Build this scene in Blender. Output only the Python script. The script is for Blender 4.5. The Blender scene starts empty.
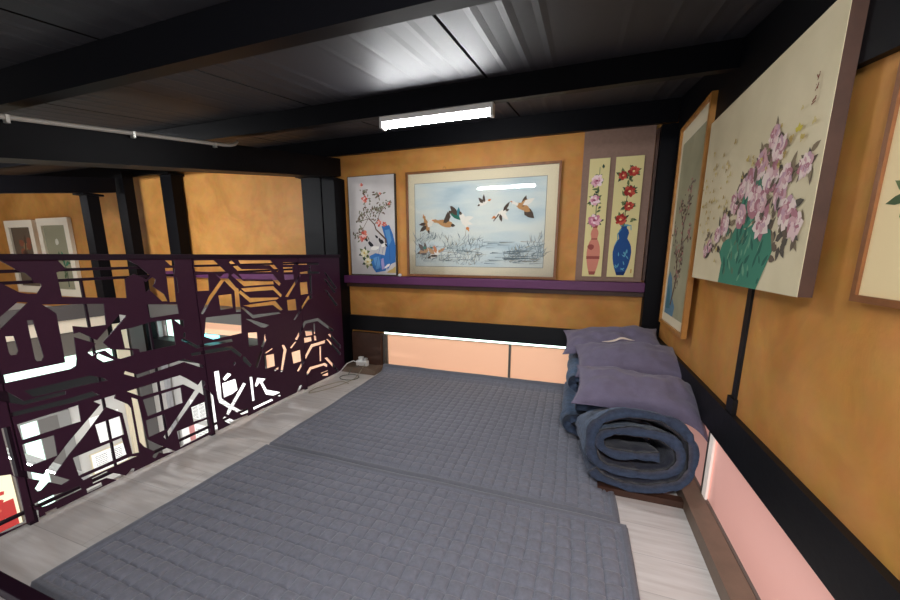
import bpy, bmesh, math, random
from mathutils import Vector, Matrix, noise
from mathutils.geometry import delaunay_2d_cdt
random.seed(7)
scn = bpy.context.scene
COL = scn.collection
PI = math.pi
T = 0.1566                      # slope of the roof

# ---------------------------------------------------------------- camera
YAW, PITCH, ROLL, F = -0.334981, 0.190254, -0.003491, 361.33
CX, CY, H = 450.0, 324.376, 1.05
cy_, sy_, cp_, sp_, cr_, sr_ = (math.cos(YAW), math.sin(YAW), math.cos(PITCH), math.sin(PITCH), math.cos(ROLL), math.sin(ROLL))
FWD = Vector((sy_*cp_, cy_*cp_, -sp_))
_r = Vector((cy_, -sy_, 0)); _d = FWD.cross(_r)
RIGHT = cr_*_r + sr_*_d
DOWN = -sr_*_r + cr_*_d
cam_d = bpy.data.cameras.new('camera')
cam_d.sensor_width = 36; cam_d.lens = F/900*36
cam_d.shift_y = (CY-300)/900
cam_d.clip_start = 0.02
cam = bpy.data.objects.new('camera', cam_d); COL.objects.link(cam)
M3 = Matrix((RIGHT, -DOWN, -FWD)).transposed()
cam.matrix_world = Matrix.Translation((0, 0, H)) @ M3.to_4x4()
scn.camera = cam

def on_x(px, py, X):
    d = FWD + RIGHT*((px-CX)/F) + DOWN*((py-CY)/F)
    return Vector((0, 0, H)) + d*(X/d.x)

# ---------------------------------------------------------------- materials
def lin(c):
    return tuple(((v/255+0.055)/1.055)**2.4 if v/255 > 0.04045 else v/255/12.92 for v in c)
MATS = {}
def mat(name, rgb, rough=0.6, spec=0.5, metal=0.0, var=0.0, scale=8.0, bump=0.0, bscale=60.0, emit=0.0, sheen=0.0, coat=0.0):
    if name in MATS: return MATS[name]
    m = bpy.data.materials.new(name); m.use_nodes = True
    nt = m.node_tree; b = nt.nodes['Principled BSDF']
    c = lin(rgb)
    b.inputs['Base Color'].default_value = (*c, 1)
    b.inputs['Roughness'].default_value = rough
    b.inputs['Specular IOR Level'].default_value = spec
    b.inputs['Metallic'].default_value = metal
    b.inputs['Sheen Weight'].default_value = sheen
    b.inputs['Coat Weight'].default_value = coat
    tc = nt.nodes.new('ShaderNodeTexCoord')
    if var > 0:
        n = nt.nodes.new('ShaderNodeTexNoise'); n.inputs['Scale'].default_value = scale; n.inputs['Detail'].default_value = 6
        n.inputs['Roughness'].default_value = 0.6
        r = nt.nodes.new('ShaderNodeValToRGB')
        r.color_ramp.elements[0].position = 0.3; r.color_ramp.elements[1].position = 0.72
        r.color_ramp.elements[0].color = (*[v*(1-var) for v in c], 1)
        r.color_ramp.elements[1].color = (*[min(1, v*(1+var)) for v in c], 1)
        nt.links.new(tc.outputs['Object'], n.inputs['Vector'])
        nt.links.new(n.outputs['Fac'], r.inputs['Fac']); nt.links.new(r.outputs['Color'], b.inputs['Base Color'])
    if bump > 0:
        n = nt.nodes.new('ShaderNodeTexNoise'); n.inputs['Scale'].default_value = bscale; n.inputs['Detail'].default_value = 4
        bp = nt.nodes.new('ShaderNodeBump'); bp.inputs['Strength'].default_value = bump; bp.inputs['Distance'].default_value = 0.01
        nt.links.new(tc.outputs['Object'], n.inputs['Vector'])
        nt.links.new(n.outputs['Fac'], bp.inputs['Height']); nt.links.new(bp.outputs['Normal'], b.inputs['Normal'])
    if emit > 0:
        b.inputs['Emission Color'].default_value = (*c, 1); b.inputs['Emission Strength'].default_value = emit
    MATS[name] = m
    return m

def plaster_mat():
    m = mat('orange_plaster', (198, 142, 72), rough=0.5, spec=0.22)
    nt = m.node_tree; b = nt.nodes['Principled BSDF']
    tc = nt.nodes.new('ShaderNodeTexCoord')
    n1 = nt.nodes.new('ShaderNodeTexNoise'); n1.inputs['Scale'].default_value = 3.0; n1.inputs['Detail'].default_value = 8; n1.inputs['Distortion'].default_value = 0.8
    n2 = nt.nodes.new('ShaderNodeTexNoise'); n2.inputs['Scale'].default_value = 16; n2.inputs['Detail'].default_value = 5
    r1 = nt.nodes.new('ShaderNodeValToRGB')
    r1.color_ramp.elements[0].position = 0.32; r1.color_ramp.elements[0].color = (*lin((179, 121, 58)), 1)
    r1.color_ramp.elements[1].position = 0.7; r1.color_ramp.elements[1].color = (*lin((206, 147, 79)), 1)
    mx = nt.nodes.new('ShaderNodeMix'); mx.data_type = 'RGBA'; mx.blend_type = 'OVERLAY'; mx.inputs['Factor'].default_value = 0.18
    nt.links.new(tc.outputs['Object'], n1.inputs['Vector']); nt.links.new(tc.outputs['Object'], n2.inputs['Vector'])
    nt.links.new(n1.outputs['Fac'], r1.inputs['Fac'])
    nt.links.new(r1.outputs['Color'], mx.inputs['A']); nt.links.new(n2.outputs['Color'], mx.inputs['B'])
    nt.links.new(mx.outputs['Result'], b.inputs['Base Color'])
    bp = nt.nodes.new('ShaderNodeBump'); bp.inputs['Strength'].default_value = 0.5; bp.inputs['Distance'].default_value = 0.02
    nt.links.new(n1.outputs['Fac'], bp.inputs['Height']); nt.links.new(bp.outputs['Normal'], b.inputs['Normal'])
    return m
def floor_mat():
    m = mat('pale_laminate', (190, 186, 182), rough=0.34, spec=0.5)
    nt = m.node_tree; b = nt.nodes['Principled BSDF']
    tc = nt.nodes.new('ShaderNodeTexCoord')
    mp = nt.nodes.new('ShaderNodeMapping'); mp.inputs['Scale'].default_value = (1.2, 14, 1)
    n1 = nt.nodes.new('ShaderNodeTexNoise'); n1.inputs['Scale'].default_value = 3.5; n1.inputs['Detail'].default_value = 6
    br = nt.nodes.new('ShaderNodeTexBrick'); br.inputs['Scale'].default_value = 1.0
    br.inputs['Brick Width'].default_value = 1.1; br.inputs['Row Height'].default_value = 0.16; br.inputs['Mortar Size'].default_value = 0.0012
    br.inputs['Color1'].default_value = (*lin((244, 239, 235)), 1); br.inputs['Color2'].default_value = (*lin((228, 223, 219)), 1)
    br.inputs['Mortar'].default_value = (*lin((204, 199, 195)), 1)
    r1 = nt.nodes.new('ShaderNodeValToRGB')
    r1.color_ramp.elements[0].position = 0.3; r1.color_ramp.elements[0].color = (*lin((222, 217, 213)), 1)
    r1.color_ramp.elements[1].position = 0.75; r1.color_ramp.elements[1].color = (1, 1, 1, 1)
    mx = nt.nodes.new('ShaderNodeMix'); mx.data_type = 'RGBA'; mx.blend_type = 'MULTIPLY'; mx.inputs['Factor'].default_value = 0.8
    nt.links.new(tc.outputs['Object'], mp.inputs['Vector']); nt.links.new(mp.outputs['Vector'], n1.inputs['Vector'])
    nt.links.new(tc.outputs['Object'], br.inputs['Vector']); nt.links.new(n1.outputs['Fac'], r1.inputs['Fac'])
    nt.links.new(br.outputs['Color'], mx.inputs['A']); nt.links.new(r1.outputs['Color'], mx.inputs['B'])
    nt.links.new(mx.outputs['Result'], b.inputs['Base Color'])
    return m
def fabric(name, rgb, var=0.2, scale=30, sheen=0.25, wscale=700, bump=0.25):
    m = mat(name, rgb, rough=0.85, spec=0.25, var=var, scale=scale, sheen=sheen)
    nt = m.node_tree; b = nt.nodes['Principled BSDF']
    tc = nt.nodes.new('ShaderNodeTexCoord')
    n = nt.nodes.new('ShaderNodeTexNoise'); n.inputs['Scale'].default_value = wscale*0.2; n.inputs['Detail'].default_value = 3
    bp = nt.nodes.new('ShaderNodeBump'); bp.inputs['Strength'].default_value = bump; bp.inputs['Distance'].default_value = 0.004
    nt.links.new(tc.outputs['Object'], n.inputs['Vector'])
    nt.links.new(n.outputs['Fac'], bp.inputs['Height']); nt.links.new(bp.outputs['Normal'], b.inputs['Normal'])
    return m
def glass_mat():
    m = bpy.data.materials.new('picture_glass'); m.use_nodes = True
    nt = m.node_tree; nt.nodes.clear()
    o = nt.nodes.new('ShaderNodeOutputMaterial'); mx = nt.nodes.new('ShaderNodeMixShader')
    t = nt.nodes.new('ShaderNodeBsdfTransparent'); g = nt.nodes.new('ShaderNodeBsdfGlossy'); g.inputs['Roughness'].default_value = 0.02
    fr = nt.nodes.new('ShaderNodeFresnel'); fr.inputs['IOR'].default_value = 1.5
    nt.links.new(fr.outputs['Fac'], mx.inputs['Fac']); nt.links.new(t.outputs[0], mx.inputs[1]); nt.links.new(g.outputs[0], mx.inputs[2])
    nt.links.new(mx.outputs[0], o.inputs['Surface'])
    return m
def wash_mat(name, cols, scale=(2, 5, 5), s=1.6):
    """a painted wash: soft noise between several colours (the painting's own paint)"""
    m = mat(name, (200, 200, 200), rough=0.7, spec=0.2)
    nt = m.node_tree; b = nt.nodes['Principled BSDF']
    tc = nt.nodes.new('ShaderNodeTexCoord'); mp = nt.nodes.new('ShaderNodeMapping'); mp.inputs['Scale'].default_value = scale
    n1 = nt.nodes.new('ShaderNodeTexNoise'); n1.inputs['Scale'].default_value = s; n1.inputs['Detail'].default_value = 7
    r = nt.nodes.new('ShaderNodeValToRGB'); e = r.color_ramp.elements
    e[0].position = 0.3; e[1].position = 0.72; e[0].color = (*lin(cols[0]), 1); e[1].color = (*lin(cols[-1]), 1)
    for i, c in enumerate(cols[1:-1]):
        k = e.new(0.3+0.42*(i+1)/(len(cols)-1)); k.color = (*lin(c), 1)
    nt.links.new(tc.outputs['Object'], mp.inputs['Vector']); nt.links.new(mp.outputs['Vector'], n1.inputs['Vector'])
    nt.links.new(n1.outputs['Fac'], r.inputs['Fac']); nt.links.new(r.outputs['Color'], b.inputs['Base Color'])
    return m

PLASTER = plaster_mat(); FLOORM = floor_mat(); GLASS = glass_mat()
BLACK = mat('black_paint', (13, 13, 16), rough=0.5, spec=0.3, bump=0.08, bscale=40)
BEAM = mat('black_steel', (11, 11, 15), rough=0.5, spec=0.12)
CEIL = mat('dark_roof_panel', (44, 43, 48), rough=0.58, spec=0.4, var=0.12, scale=2)
PURPLE = mat('plum_steel', (60, 27, 50), rough=0.45, spec=0.3, var=0.06, scale=30)
PURPLE_D = mat('dark_plum_steel', (38, 18, 34), rough=0.5, spec=0.2)
SHELFM = mat('plum_wood', (92, 42, 84), rough=0.45, spec=0.4, var=0.1, scale=6)
WOOD = mat('picture_wood', (128, 78, 40), rough=0.45, var=0.2, scale=25)
DWOOD = mat('dark_brown_wood', (70, 44, 32), rough=0.55, var=0.2, scale=18)
TRIMW = mat('grey_brown_wood', (124, 104, 88), rough=0.5, var=0.12, scale=14)
WHITE = mat('white_plastic', (225, 224, 220), rough=0.4)
CREAM = mat('cream_paper', (226, 214, 184), rough=0.8, spec=0.2)

# ---------------------------------------------------------------- mesh builder
class MB:
    def __init__(s): s.v = []; s.f = []; s.m = []; s.mats = []; s.sm = []
    def mi(s, m):
        if m not in s.mats: s.mats.append(m)
        return s.mats.index(m)
    def add(s, vs, fs, m, smooth=False):
        o = len(s.v); s.v += [tuple(v) for v in vs]; k = s.mi(m)
        for f in fs: s.f.append([i+o for i in f]); s.m.append(k); s.sm.append(smooth)
    def box(s, a, b, m):
        x0, y0, z0 = a; x1, y1, z1 = b
        s.hexa([(x0, y0, z0), (x1, y0, z0), (x1, y1, z0), (x0, y1, z0), (x0, y0, z1), (x1, y0, z1), (x1, y1, z1), (x0, y1, z1)], m)
    def hexa(s, p, m):
        s.add(p, [(3, 2, 1, 0), (4, 5, 6, 7), (0, 1, 5, 4), (1, 2, 6, 5), (2, 3, 7, 6), (3, 0, 4, 7)], m)
    def sbox(s, x0, x1, y0, y1, zb, zt, m):
        """a box whose bottom and top follow the roof slope; zb, zt are heights at y = 2.85"""
        q = lambda y, z: z+T*(y-2.85)
        s.hexa([(x0, y0, q(y0, zb)), (x1, y0, q(y0, zb)), (x1, y1, q(y1, zb)), (x0, y1, q(y1, zb)),
                (x0, y0, q(y0, zt)), (x1, y0, q(y0, zt)), (x1, y1, q(y1, zt)), (x0, y1, q(y1, zt))], m)
    def tube(s, pts, r, m, n=8, closed=False):
        pts = [Vector(p) for p in pts]; rings = []
        up = Vector((0, 0, 1)); N = len(pts)
        for i, p in enumerate(pts):
            a = pts[max(0, i-1)]; b = pts[min(N-1, i+1)]
            t = (b-a).normalized(); u = t.cross(up)
            if u.length < 1e-3: u = t.cross(Vector((1, 0, 0)))
            u.normalize(); w = t.cross(u)
            rings.append([p+(u*math.cos(2*PI*k/n)+w*math.sin(2*PI*k/n))*r for k in range(n)])
        vs = [v for rg in rings for v in rg]; fs = []
        for i in range(N-1):
            for k in range(n):
                fs.append((i*n+k, i*n+(k+1) % n, (i+1)*n+(k+1) % n, (i+1)*n+k))
        fs.append(tuple(range(n))[::-1]); fs.append(tuple((N-1)*n+k for k in range(n)))
        s.add(vs, fs, m, True)
    def build(s, name, parent=None, origin=None, bevel=0.0, kind=None, label=None, cat=None, group=None, sub=0):
        me = bpy.data.meshes.new(name)
        org = Vector(origin) if origin is not None else Vector(parent.get('org', (0, 0, 0))) if parent is not None else Vector((0, 0, 0))
        me.from_pydata([tuple(Vector(v)-org) for v in s.v], [], s.f)
        for m in s.mats: me.materials.append(m)
        me.polygons.foreach_set('material_index', s.m); me.polygons.foreach_set('use_smooth', s.sm)
        me.update()
        o = bpy.data.objects.new(name, me); COL.objects.link(o)
        if parent is not None:
            o.parent = parent; o.location = org-Vector(parent.get('org', (0, 0, 0))); o['org'] = tuple(org)
        else:
            o.location = org; o['org'] = tuple(org)
        if bevel > 0:
            bv = o.modifiers.new('bevel', 'BEVEL'); bv.width = bevel; bv.segments = 2; bv.limit_method = 'ANGLE'
        if sub:
            sb = o.modifiers.new('subsurf', 'SUBSURF'); sb.levels = sub; sb.render_levels = sub
        tag(o, label, cat, group, kind)
        return o
def tag(o, label=None, cat=None, group=None, kind=None):
    if label: o['label'] = label
    if cat: o['category'] = cat
    if group: o['group'] = group
    if kind: o['kind'] = kind
def thing(name, label, cat, loc, group=None):
    o = bpy.data.objects.new(name, None); COL.objects.link(o); o.location = loc; o['org'] = tuple(loc)
    o.empty_display_size = 0.1
    tag(o, label, cat, group); return o
def fix_org(): 
    for o in bpy.data.objects:
        if 'org' in o: del o['org']
def box(name, a, b, m, **k):
    mb = MB(); mb.box(a, b, m)
    if 'origin' not in k: k['origin'] = ((a[0]+b[0])/2, (a[1]+b[1])/2, min(a[2], b[2]))
    return mb.build(name, **k)

# ---------------------------------------------------------------- setting
mb = MB(); mb.box((-2.0, 0.42, -0.12), (0.62, 2.86, 0.0), FLOORM); mb.build('floor', kind='structure')
mb = MB(); mb.box((-2.012, 0.42, -0.13), (-2.0, 2.86, 0.004), WHITE); mb.build('trim_1', kind='structure', origin=(-2.006, 1.6, -.13))
# floor edge channel below the loft
mb = MB(); mb.box((-2.1, 0.42, -0.30), (-1.99, 2.84, -0.125), BEAM); mb.build('trim_2', kind='structure', origin=(-2.05, 1.6, -.3))
mb = MB(); mb.box((-8.6, 2.85, 0.34), (0.66, 2.97, 2.25), PLASTER); mb.build('wall_back', kind='structure')
mb = MB(); mb.box((0.56, -1.6, 0.34), (0.68, 2.97, 2.25), PLASTER); mb.build('wall_right', kind='structure')
WALLW = mat('pale_lower_wall', (214, 210, 204), rough=0.6)
BACKER = mat('wall_underside', (60, 56, 54), rough=0.8)
mb = MB(); mb.box((0.6, -1.6, -0.2), (0.66, 2.97, 0.34), BACKER); mb.build('wall_right_base', kind='structure')
mb = MB(); mb.box((-2.05, 2.89, -0.2), (0.62, 2.95, 0.34), BACKER); mb.build('wall_back_base', kind='structure')
# far-left end wall of the neighbouring loft, lower storey walls and floor
mb = MB(); mb.box((-8.6, -1.6, -2.5), (-8.5, 2.85, 2.2), PLASTER); mb.build('wall_left', kind='structure')
mb = MB(); mb.box((-8.5, -1.6, -2.5), (0.6, 2.95, -2.4), mat('lower_floor_tile', (150, 146, 140), rough=0.3)); mb.build('floor_lower', kind='structure')
mb = MB(); mb.box((-8.5, 2.86, -2.4), (-2.05, 2.96, 0.34), WALLW); mb.build('wall_back_lower', kind='structure')
mb = MB(); mb.box((-4.72, -0.6, -2.4), (-4.62, 2.86, -0.43), WALLW); mb.build('wall_left_lower', kind='structure')
# black low band running round the loft and black strip on the right wall
box('trim_3', (-2.0, 2.825, 0.362), (0.56, 2.85, 0.5), BLACK, kind='structure')
box('trim_4', (0.54, -1.5, 0.362), (0.56, 2.83, 0.5), BLACK, kind='structure')
mb = MB(); mb.box((0.552, 1.462, 0.5), (0.56, 1.492, 1.66), BLACK); mb.box((0.545, 1.452, 0.47), (0.56, 1.505, 0.555), BLACK)
mb.build('trim_5', kind='structure', origin=(.556, 1.477, .47))
# wood ledge along the right wall and its return below the bedding
box('baseboard_right', (0.487, 0.42, 0.0), (0.56, 2.85, 0.06), TRIMW, kind='structure')
box('trim_6', (0.15, 1.60, 0.0), (0.487, 1.64, 0.03), DWOOD, kind='structure')
box('baseboard_back', (-1.97, 2.66, 0.0), (-1.63, 2.83, 0.05), TRIMW, kind='structure')
mb = MB(); mb.box((-1.94, 2.80, 0.05), (-1.64, 2.85, 0.345), DWOOD); mb.box((-1.985, 2.82, 0.0), (-1.965, 2.85, 0.362), BEAM)
mb.build('trim_7', kind='structure', origin=(-1.8, 2.82, .05))

# roof: ribbed panels that climb towards the back wall, with a dark joint
def ceiling():
    m = MB(); prof = []
    x = -8.5
    xs = []
    seams = [-0.455-1.0*k for k in range(9)]+[0.545]
    x = -8.5
    while x < 0.56:
        xs.append((x, 0.0)); x += 0.02
    pts = []
    for s in sorted(seams):
        for off, dep, wd in ((0.11, .0035, .022), (0.205, .0035, .022), (0.30, .003, .02), (0.56, .0015, .02), (0.70, .002, .02), (0.82, .003, .02), (0.91, .003, .02)):
            c = s+off
            for dx, dz in ((-wd, 0), (-wd*.5, .5), (0, 1), (wd*.5, .5), (wd, 0)):
                pts.append((c+dx, -dz*dep))
        for dx, dz in ((-.006, 0), (-.0058, 1), (.0058, 1), (.006, 0)):
            pts.append((s+dx, dz*0.02))
    pts = [(-8.5, 0)]+sorted(p for p in pts if -8.5 < p[0] < 0.56)+[(0.56, 0)]
    ya, yb = -1.6, 2.85
    za, zb = 2.02+T*(ya-2.85), 2.02
    vs = [(x, ya, za+z) for x, z in pts]+[(x, yb, zb+z) for x, z in pts]
    n = len(pts)
    isj = lambda i: min(abs((pts[i][0]+pts[i+1][0])/2-q) for q in seams) < .0065
    m.add(vs, [(i, i+1, n+i+1, n+i) for i in range(n-1) if not isj(i)], CEIL)
    m.add(vs, [(i, i+1, n+i+1, n+i) for i in range(n-1) if isj(i)], BLACK)
    tv = [(-8.5, ya, za+.05), (.56, ya, za+.05), (.56, yb, zb+.05), (-8.5, yb, zb+.05)]
    m.add(tv, [(0, 1, 2, 3)], CEIL)
    return m.build('ceiling', kind='structure')
ceiling()

def beam(name, label, args, flange=None, org=None):
    m = MB()
    for a in args: m.sbox(*a, BEAM)
    return m.build(name, label=label, cat='beam', origin=org, group='black roof beams')
g = 'black cross beams under the roof'
for y0, y1, lab, dz in ((0.84, 0.90, 'black roof cross beam nearest the viewer, spanning the top left', .112),
                    (1.815, 1.875, 'black roof cross beam right above the lit tube lamp', .10),
                    (2.78, 2.848, 'black roof cross beam lying along the top of the back wall', .135)):
    beam('ceiling_beam', lab, [(-8.4, 0.535, y0, y1, 2.018-dz, 2.018)], org=(-2, y0, 2.018-dz+T*(y0-2.85)))
beam('ceiling_beam', 'long black sloping beam above the railing carrying the white conduit',
     [(-2.10, -2.0, -0.9, 2.84, 1.722, 1.865), (-2.16, -1.985, -0.9, 2.695, 1.712, 1.722)], org=(-2.05, 1, 1.43))
beam('ceiling_beam', 'black sloping beam along the top of the right wall above the pictures',
     [(0.535, 0.56, -1.2, 2.775, 1.725, 2.016)], org=(.55, 1, 1.44))
beam('ceiling_beam', 'far black sloping beam on the opposite side of the void, at left',
     [(-4.72, -4.6, -0.6, 2.60, 1.716, 1.86)], org=(-4.66, 1, 1.43))

def post(label, x0, x1, y0, y1, z0, z1, head=True):
    t = thing('steel_post', label, 'post', ((x0+x1)/2, (y0+y1)/2, z0), 'black steel posts')
    m = MB(); m.box((x0, y0, z0), (x1, y1, z1), BEAM); ps = m.build('post_shaft', parent=t)
    if head:
        m = MB(); m.box((x0-.03, y0-.035, z1), (x1+.02, y1+.035, z1+.02), BEAM); m.build('head_plate', parent=ps)
    return t
post('wide black column on the orange wall of the void, standing behind the railing', -4.10, -3.94, 2.72, 2.83, 0.10, 1.84)
post('slim black post on the orange wall just left of the corner column', -2.33, -2.13, 2.72, 2.84, 0.50, 1.70)
post('black corner column at the left end of the back wall, where the railing ends', -2.10, -1.975, 2.70, 2.85, -0.1, 1.69, False)
post('black corner column between the vase pictures and the tall framed picture', 0.445, 0.56, 2.77, 2.85, 0.1, 1.86, False)
zf = lambda y: 1.716+T*(y-2.85)
post('thin black post on the far side of the void, left of the thick one', -4.72, -4.6, 2.34, 2.44, -0.05, zf(2.34)-.02)
post('thick black column on the far side of the void, against the orange wall', -4.72, -4.58, 2.66, 2.76, -0.05, 1.9, False)

# ---------------------------------------------------------------- conduit
t = thing('conduit', 'white electrical conduit clipped along the sloping black beam at upper left', 'conduit', (-1.985, 0.8, 1.5))
zc = lambda y: 1.850+T*(y-2.85)
m = MB(); pts = [(-1.985, y, zc(y)+.002) for y in (-0.6, 0, .6, 0.9, 1.2, 1.5, 1.70)]
pts += [(-1.983, 1.745, zc(1.745)+.006), (-1.98, 1.77, zc(1.77)+.014), (-1.978, 1.785, zc(1.785)+.03)]
m.tube(pts, 0.0095, mat('conduit_grey', (170, 166, 158), rough=0.4)); m.build('pipe', parent=t)
for y in (0.815, 1.225, 1.64):
    m = MB(); m.box((-1.997, y-.005, zc(y)-.018), (-1.974, y+.005, zc(y)+.010), mat('clip_metal', (200, 198, 190), rough=0.35, metal=.6)); m.build('clip', parent=t)

# ---------------------------------------------------------------- tube lamps
LAMPM = bpy.data.materials.new('lit_diffuser'); LAMPM.use_nodes = True
b_ = LAMPM.node_tree.nodes['Principled BSDF']; b_.inputs['Base Color'].default_value = (.9, .9, .9, 1)
b_.inputs['Emission Color'].default_value = (.97, .985, 1, 1); b_.inputs['Emission Strength'].default_value = 33
def tube_lamp(label, x0, x1, y, zt, along='x', strength=None, group=None, rods=False):
    t = thing('tube_lamp', label, 'lamp', ((x0+x1)/2, y, zt), 'white tube lamps')
    L = x1-x0
    m = MB(); m.box((x0, y-.022, zt-.03), (x1, y+.022, zt), WHITE); m.build('housing', parent=t, bevel=.003)
    m = MB(); n = 12; r = 0.021; vs = []; fs = []
    for x in (x0+.012, x1-.012):
        for k in range(n+1):
            a = PI+PI*k/n; vs.append((x, y+r*math.cos(a), zt-.03+1.25*r*math.sin(a)))
    for k in range(n): fs.append((k, k+1, n+1+k+1, n+1+k))
    fs += [tuple(range(n+1))[::-1], tuple(range(n+1, 2*n+2))]
    lm = LAMPM
    if strength:
        lm = LAMPM.copy(); lm.node_tree.nodes['Principled BSDF'].inputs['Emission Strength'].default_value = strength
    m.add(vs, fs, lm, True); m.build('diffuser', parent=t)
    for a, b2 in ((x0-.004, x0+.012), (x1-.012, x1+.004)):
        m = MB(); m.box((a, y-.024, zt-.06), (b2, y+.024, zt), WHITE); m.build('end_cap', parent=t, bevel=.003)
    if rods:
        for x in (x0+.1, x1-.1):
            m = MB(); m.tube([(x, y, zt-.002), (x, y, 2.02+T*(y-2.85)+.002)], .004, WHITE); m.build('suspension_rod', parent=t)
    return t
tube_lamp('bright white tube lamp mounted under the roof above the duck painting', -1.03, -0.43, 1.85, 1.762)
# unseen tube lamps, added as fill where the visible one falls short
tube_lamp('added fill tube lamp behind the viewer, out of view', -0.15, 0.45, -0.15, 1.545, strength=78)
tube_lamp('added fill tube lamp for the stair void, out of view', -4.3, -3.3, 0.9, 1.714, strength=100, rods=False)
tube_lamp('added fill tube lamp in the neighbouring bay, out of view', -7.2, -6.2, 1.2, 1.72, strength=20)
tube_lamp('added fill tube lamp for the storey below, out of view', -3.9, -2.9, 1.2, -0.34, strength=30)

# ---------------------------------------------------------------- windows low on the walls
PEACH = mat('peach_film', (238, 184, 150), rough=0.5, emit=0.16)
PINK = mat('pink_film', (234, 176, 164), rough=0.4, emit=0.11)
ALU = mat('window_aluminium', (120, 118, 112), rough=0.4, metal=.5)
GAP = mat('daylight_gap', (226, 255, 240), emit=1.1)
def win(name, lst):
    root = lst[0]
    return root
t = MB(); t.box((-1.63, 2.845, 0.0), (0.46, 2.875, 0.024), ALU); t.box((-1.63, 2.845, 0.335), (0.46, 2.875, 0.342), ALU)
for x in (-1.63, -1.605, -0.475, 0.45): t.box((x-.009, 2.84, 0.0), (x+.009, 2.875, 0.345), ALU)
w = t.build('window_1', kind='structure', origin=(-.6, 2.86, 0))
t = MB(); t.box((-1.62, 2.858, 0.02), (0.45, 2.864, 0.338), PEACH); t.build('window_pane', parent=w)
t = MB(); t.box((-1.62, 2.838, 0.344), (0.46, 2.848, 0.359), GAP); t.build('light_gap', parent=w)
t = MB(); t.box((0.562, -1.2, 0.045), (0.592, 2.84, 0.06), ALU); t.box((0.562, -1.2, 0.345), (0.592, 2.84, 0.36), ALU)
t.box((0.560, 1.645, 0.06), (0.59, 1.665, 0.35), ALU)
w = t.build('window_2', kind='structure', origin=(.58, 1, .04))
t = MB(); t.box((0.572, -1.2, 0.06), (0.577, 2.84, 0.345), PINK); t.build('window_pane', parent=w)
t = MB(); t.box((0.5595, 1.605, 0.055), (0.568, 1.645, 0.352), mat('lit_mullion', (236, 222, 212), rough=.4, emit=.12)); t.build('mullion', parent=w)  # pale glow in the strip's material stands for light leaking at the mullion
# continuing along the back wall of the void
t = MB(); t.box((-4.55, 2.70, 0.34), (-2.12, 2.862, 0.50), mat('grey_lintel', (96, 92, 88), rough=.5)); t.build('trim_8', kind='structure', origin=(-3.3, 2.85, .32))
t = MB(); t.box((-3.08, 2.85, -0.16), (-2.17, 2.86, 0.325), ALU); w = t.build('window_3', kind='structure', origin=(-2.6, 2.855, -.16))
t = MB(); t.box((-3.05, 2.845, -0.14), (-2.2, 2.85, 0.30), PEACH); t.build('window_pane', parent=w)
t = MB(); t.box((-4.55, 2.85, 0.09), (-3.09, 2.86, 0.325), ALU); w = t.build('window_4', kind='structure', origin=(-3.8, 2.855, .09))
t = MB(); t.box((-3.95, 2.845, 0.175), (-3.1, 2.85, 0.32), PEACH); t.box((-4.52, 2.845, .1), (-4.3, 2.85, .32), mat('mint_glass', (196, 240, 222), rough=.3, emit=.45)); t.build('window_pane', parent=w)
t = MB(); t.box((-4.3, 2.842, 0.105), (-3.7, 2.85, 0.165), mat('cyan_glow', (120, 232, 236), emit=1.0)); t.build('light_gap', parent=w)
box('trim_9', (-4.6, 2.69, -0.13), (-3.09, 2.86, 0.09), BLACK, kind='structure')

# ---------------------------------------------------------------- opposite side of the void
GREYB = mat('grey_brown_board', (104, 96, 88), rough=.6)
box('trim_10', (-4.7, -0.6, -0.43), (-4.6, 2.58, -0.06), BLACK, kind='structure')
box('floor_far', (-8.5, -0.6, -0.2), (-4.7, 2.85, -0.06), FLOORM, kind='structure')
t = thing('parapet', 'low grey parapet with a cream stripe on the far side of the void', 'parapet', (-4.65, 1, -.06))
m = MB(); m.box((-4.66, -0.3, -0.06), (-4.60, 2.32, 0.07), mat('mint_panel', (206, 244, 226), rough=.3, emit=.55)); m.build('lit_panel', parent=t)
m = MB(); m.box((-4.67, -0.3, 0.07), (-4.61, 2.32, 0.30), GREYB); m.build('lower_board', parent=t)
m = MB(); m.box((-4.66, -0.3, 0.30), (-4.60, 2.32, 0.42), mat('cream_board', (236, 220, 196), rough=.5)); m.build('cream_stripe', parent=t)
m = MB(); m.box((-4.67, -0.3, 0.42), (-4.59, 2.32, 0.56), mat('slate_board', (84, 78, 76), rough=.6)); m.build('cap_board', parent=t)
# tall strips between parapet and back wall (cream jamb, dark post, pale curtain)
for lab, nm, cat, y0, y1, c in (('cream door jamb below the far thick column', 'door_jamb', 'jamb', 2.36, 2.47, (234, 220, 190)),
                       ('dark grey post beside the cream jamb across the void', 'partition_post', 'post', 2.50, 2.63, (88, 84, 82)),
                       ('pale grey curtain strip hanging across the void', 'curtain', 'curtain', 2.785, 2.83, (176, 174, 176))):
    box(nm, (-4.63, y0, -2.4), (-4.58, y1, 0.32), mat(nm+'_grey', c, rough=.6), label=lab, cat=cat)
MINT = mat('mint_glass', (196, 240, 222))
def door(n, y0, y1, z0, z1):
    m = MB(); m.box((-4.62, y0, z0), (-4.60, y1, z1), mat('grey_frame', (150, 148, 144), rough=.5))
    r = m.build('door_%d' % n, kind='structure', origin=(-4.61, (y0+y1)/2, z0))
    m = MB(); m.box((-4.603, y0+.025, z0+.05), (-4.597, y0+.13, z1-.02), MINT); m.build('glass_panel', parent=r)
    m = MB(); m.box((-4.603, y0+.14, z0+.05), (-4.596, y1-.09, z1-.02), mat('grey_frame_dark', (116, 112, 108), rough=.6)); m.build('door_panel', parent=r)
door(1, 1.54, 1.90, -2.4, -0.44)
box('partition_post', (-4.62, 1.45, -2.4), (-4.585, 1.53, -0.43), mat('grey_strip', (132, 124, 118), rough=.6), label='grey upright strip between the red banner and the mint glass door', cat='post')
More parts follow.
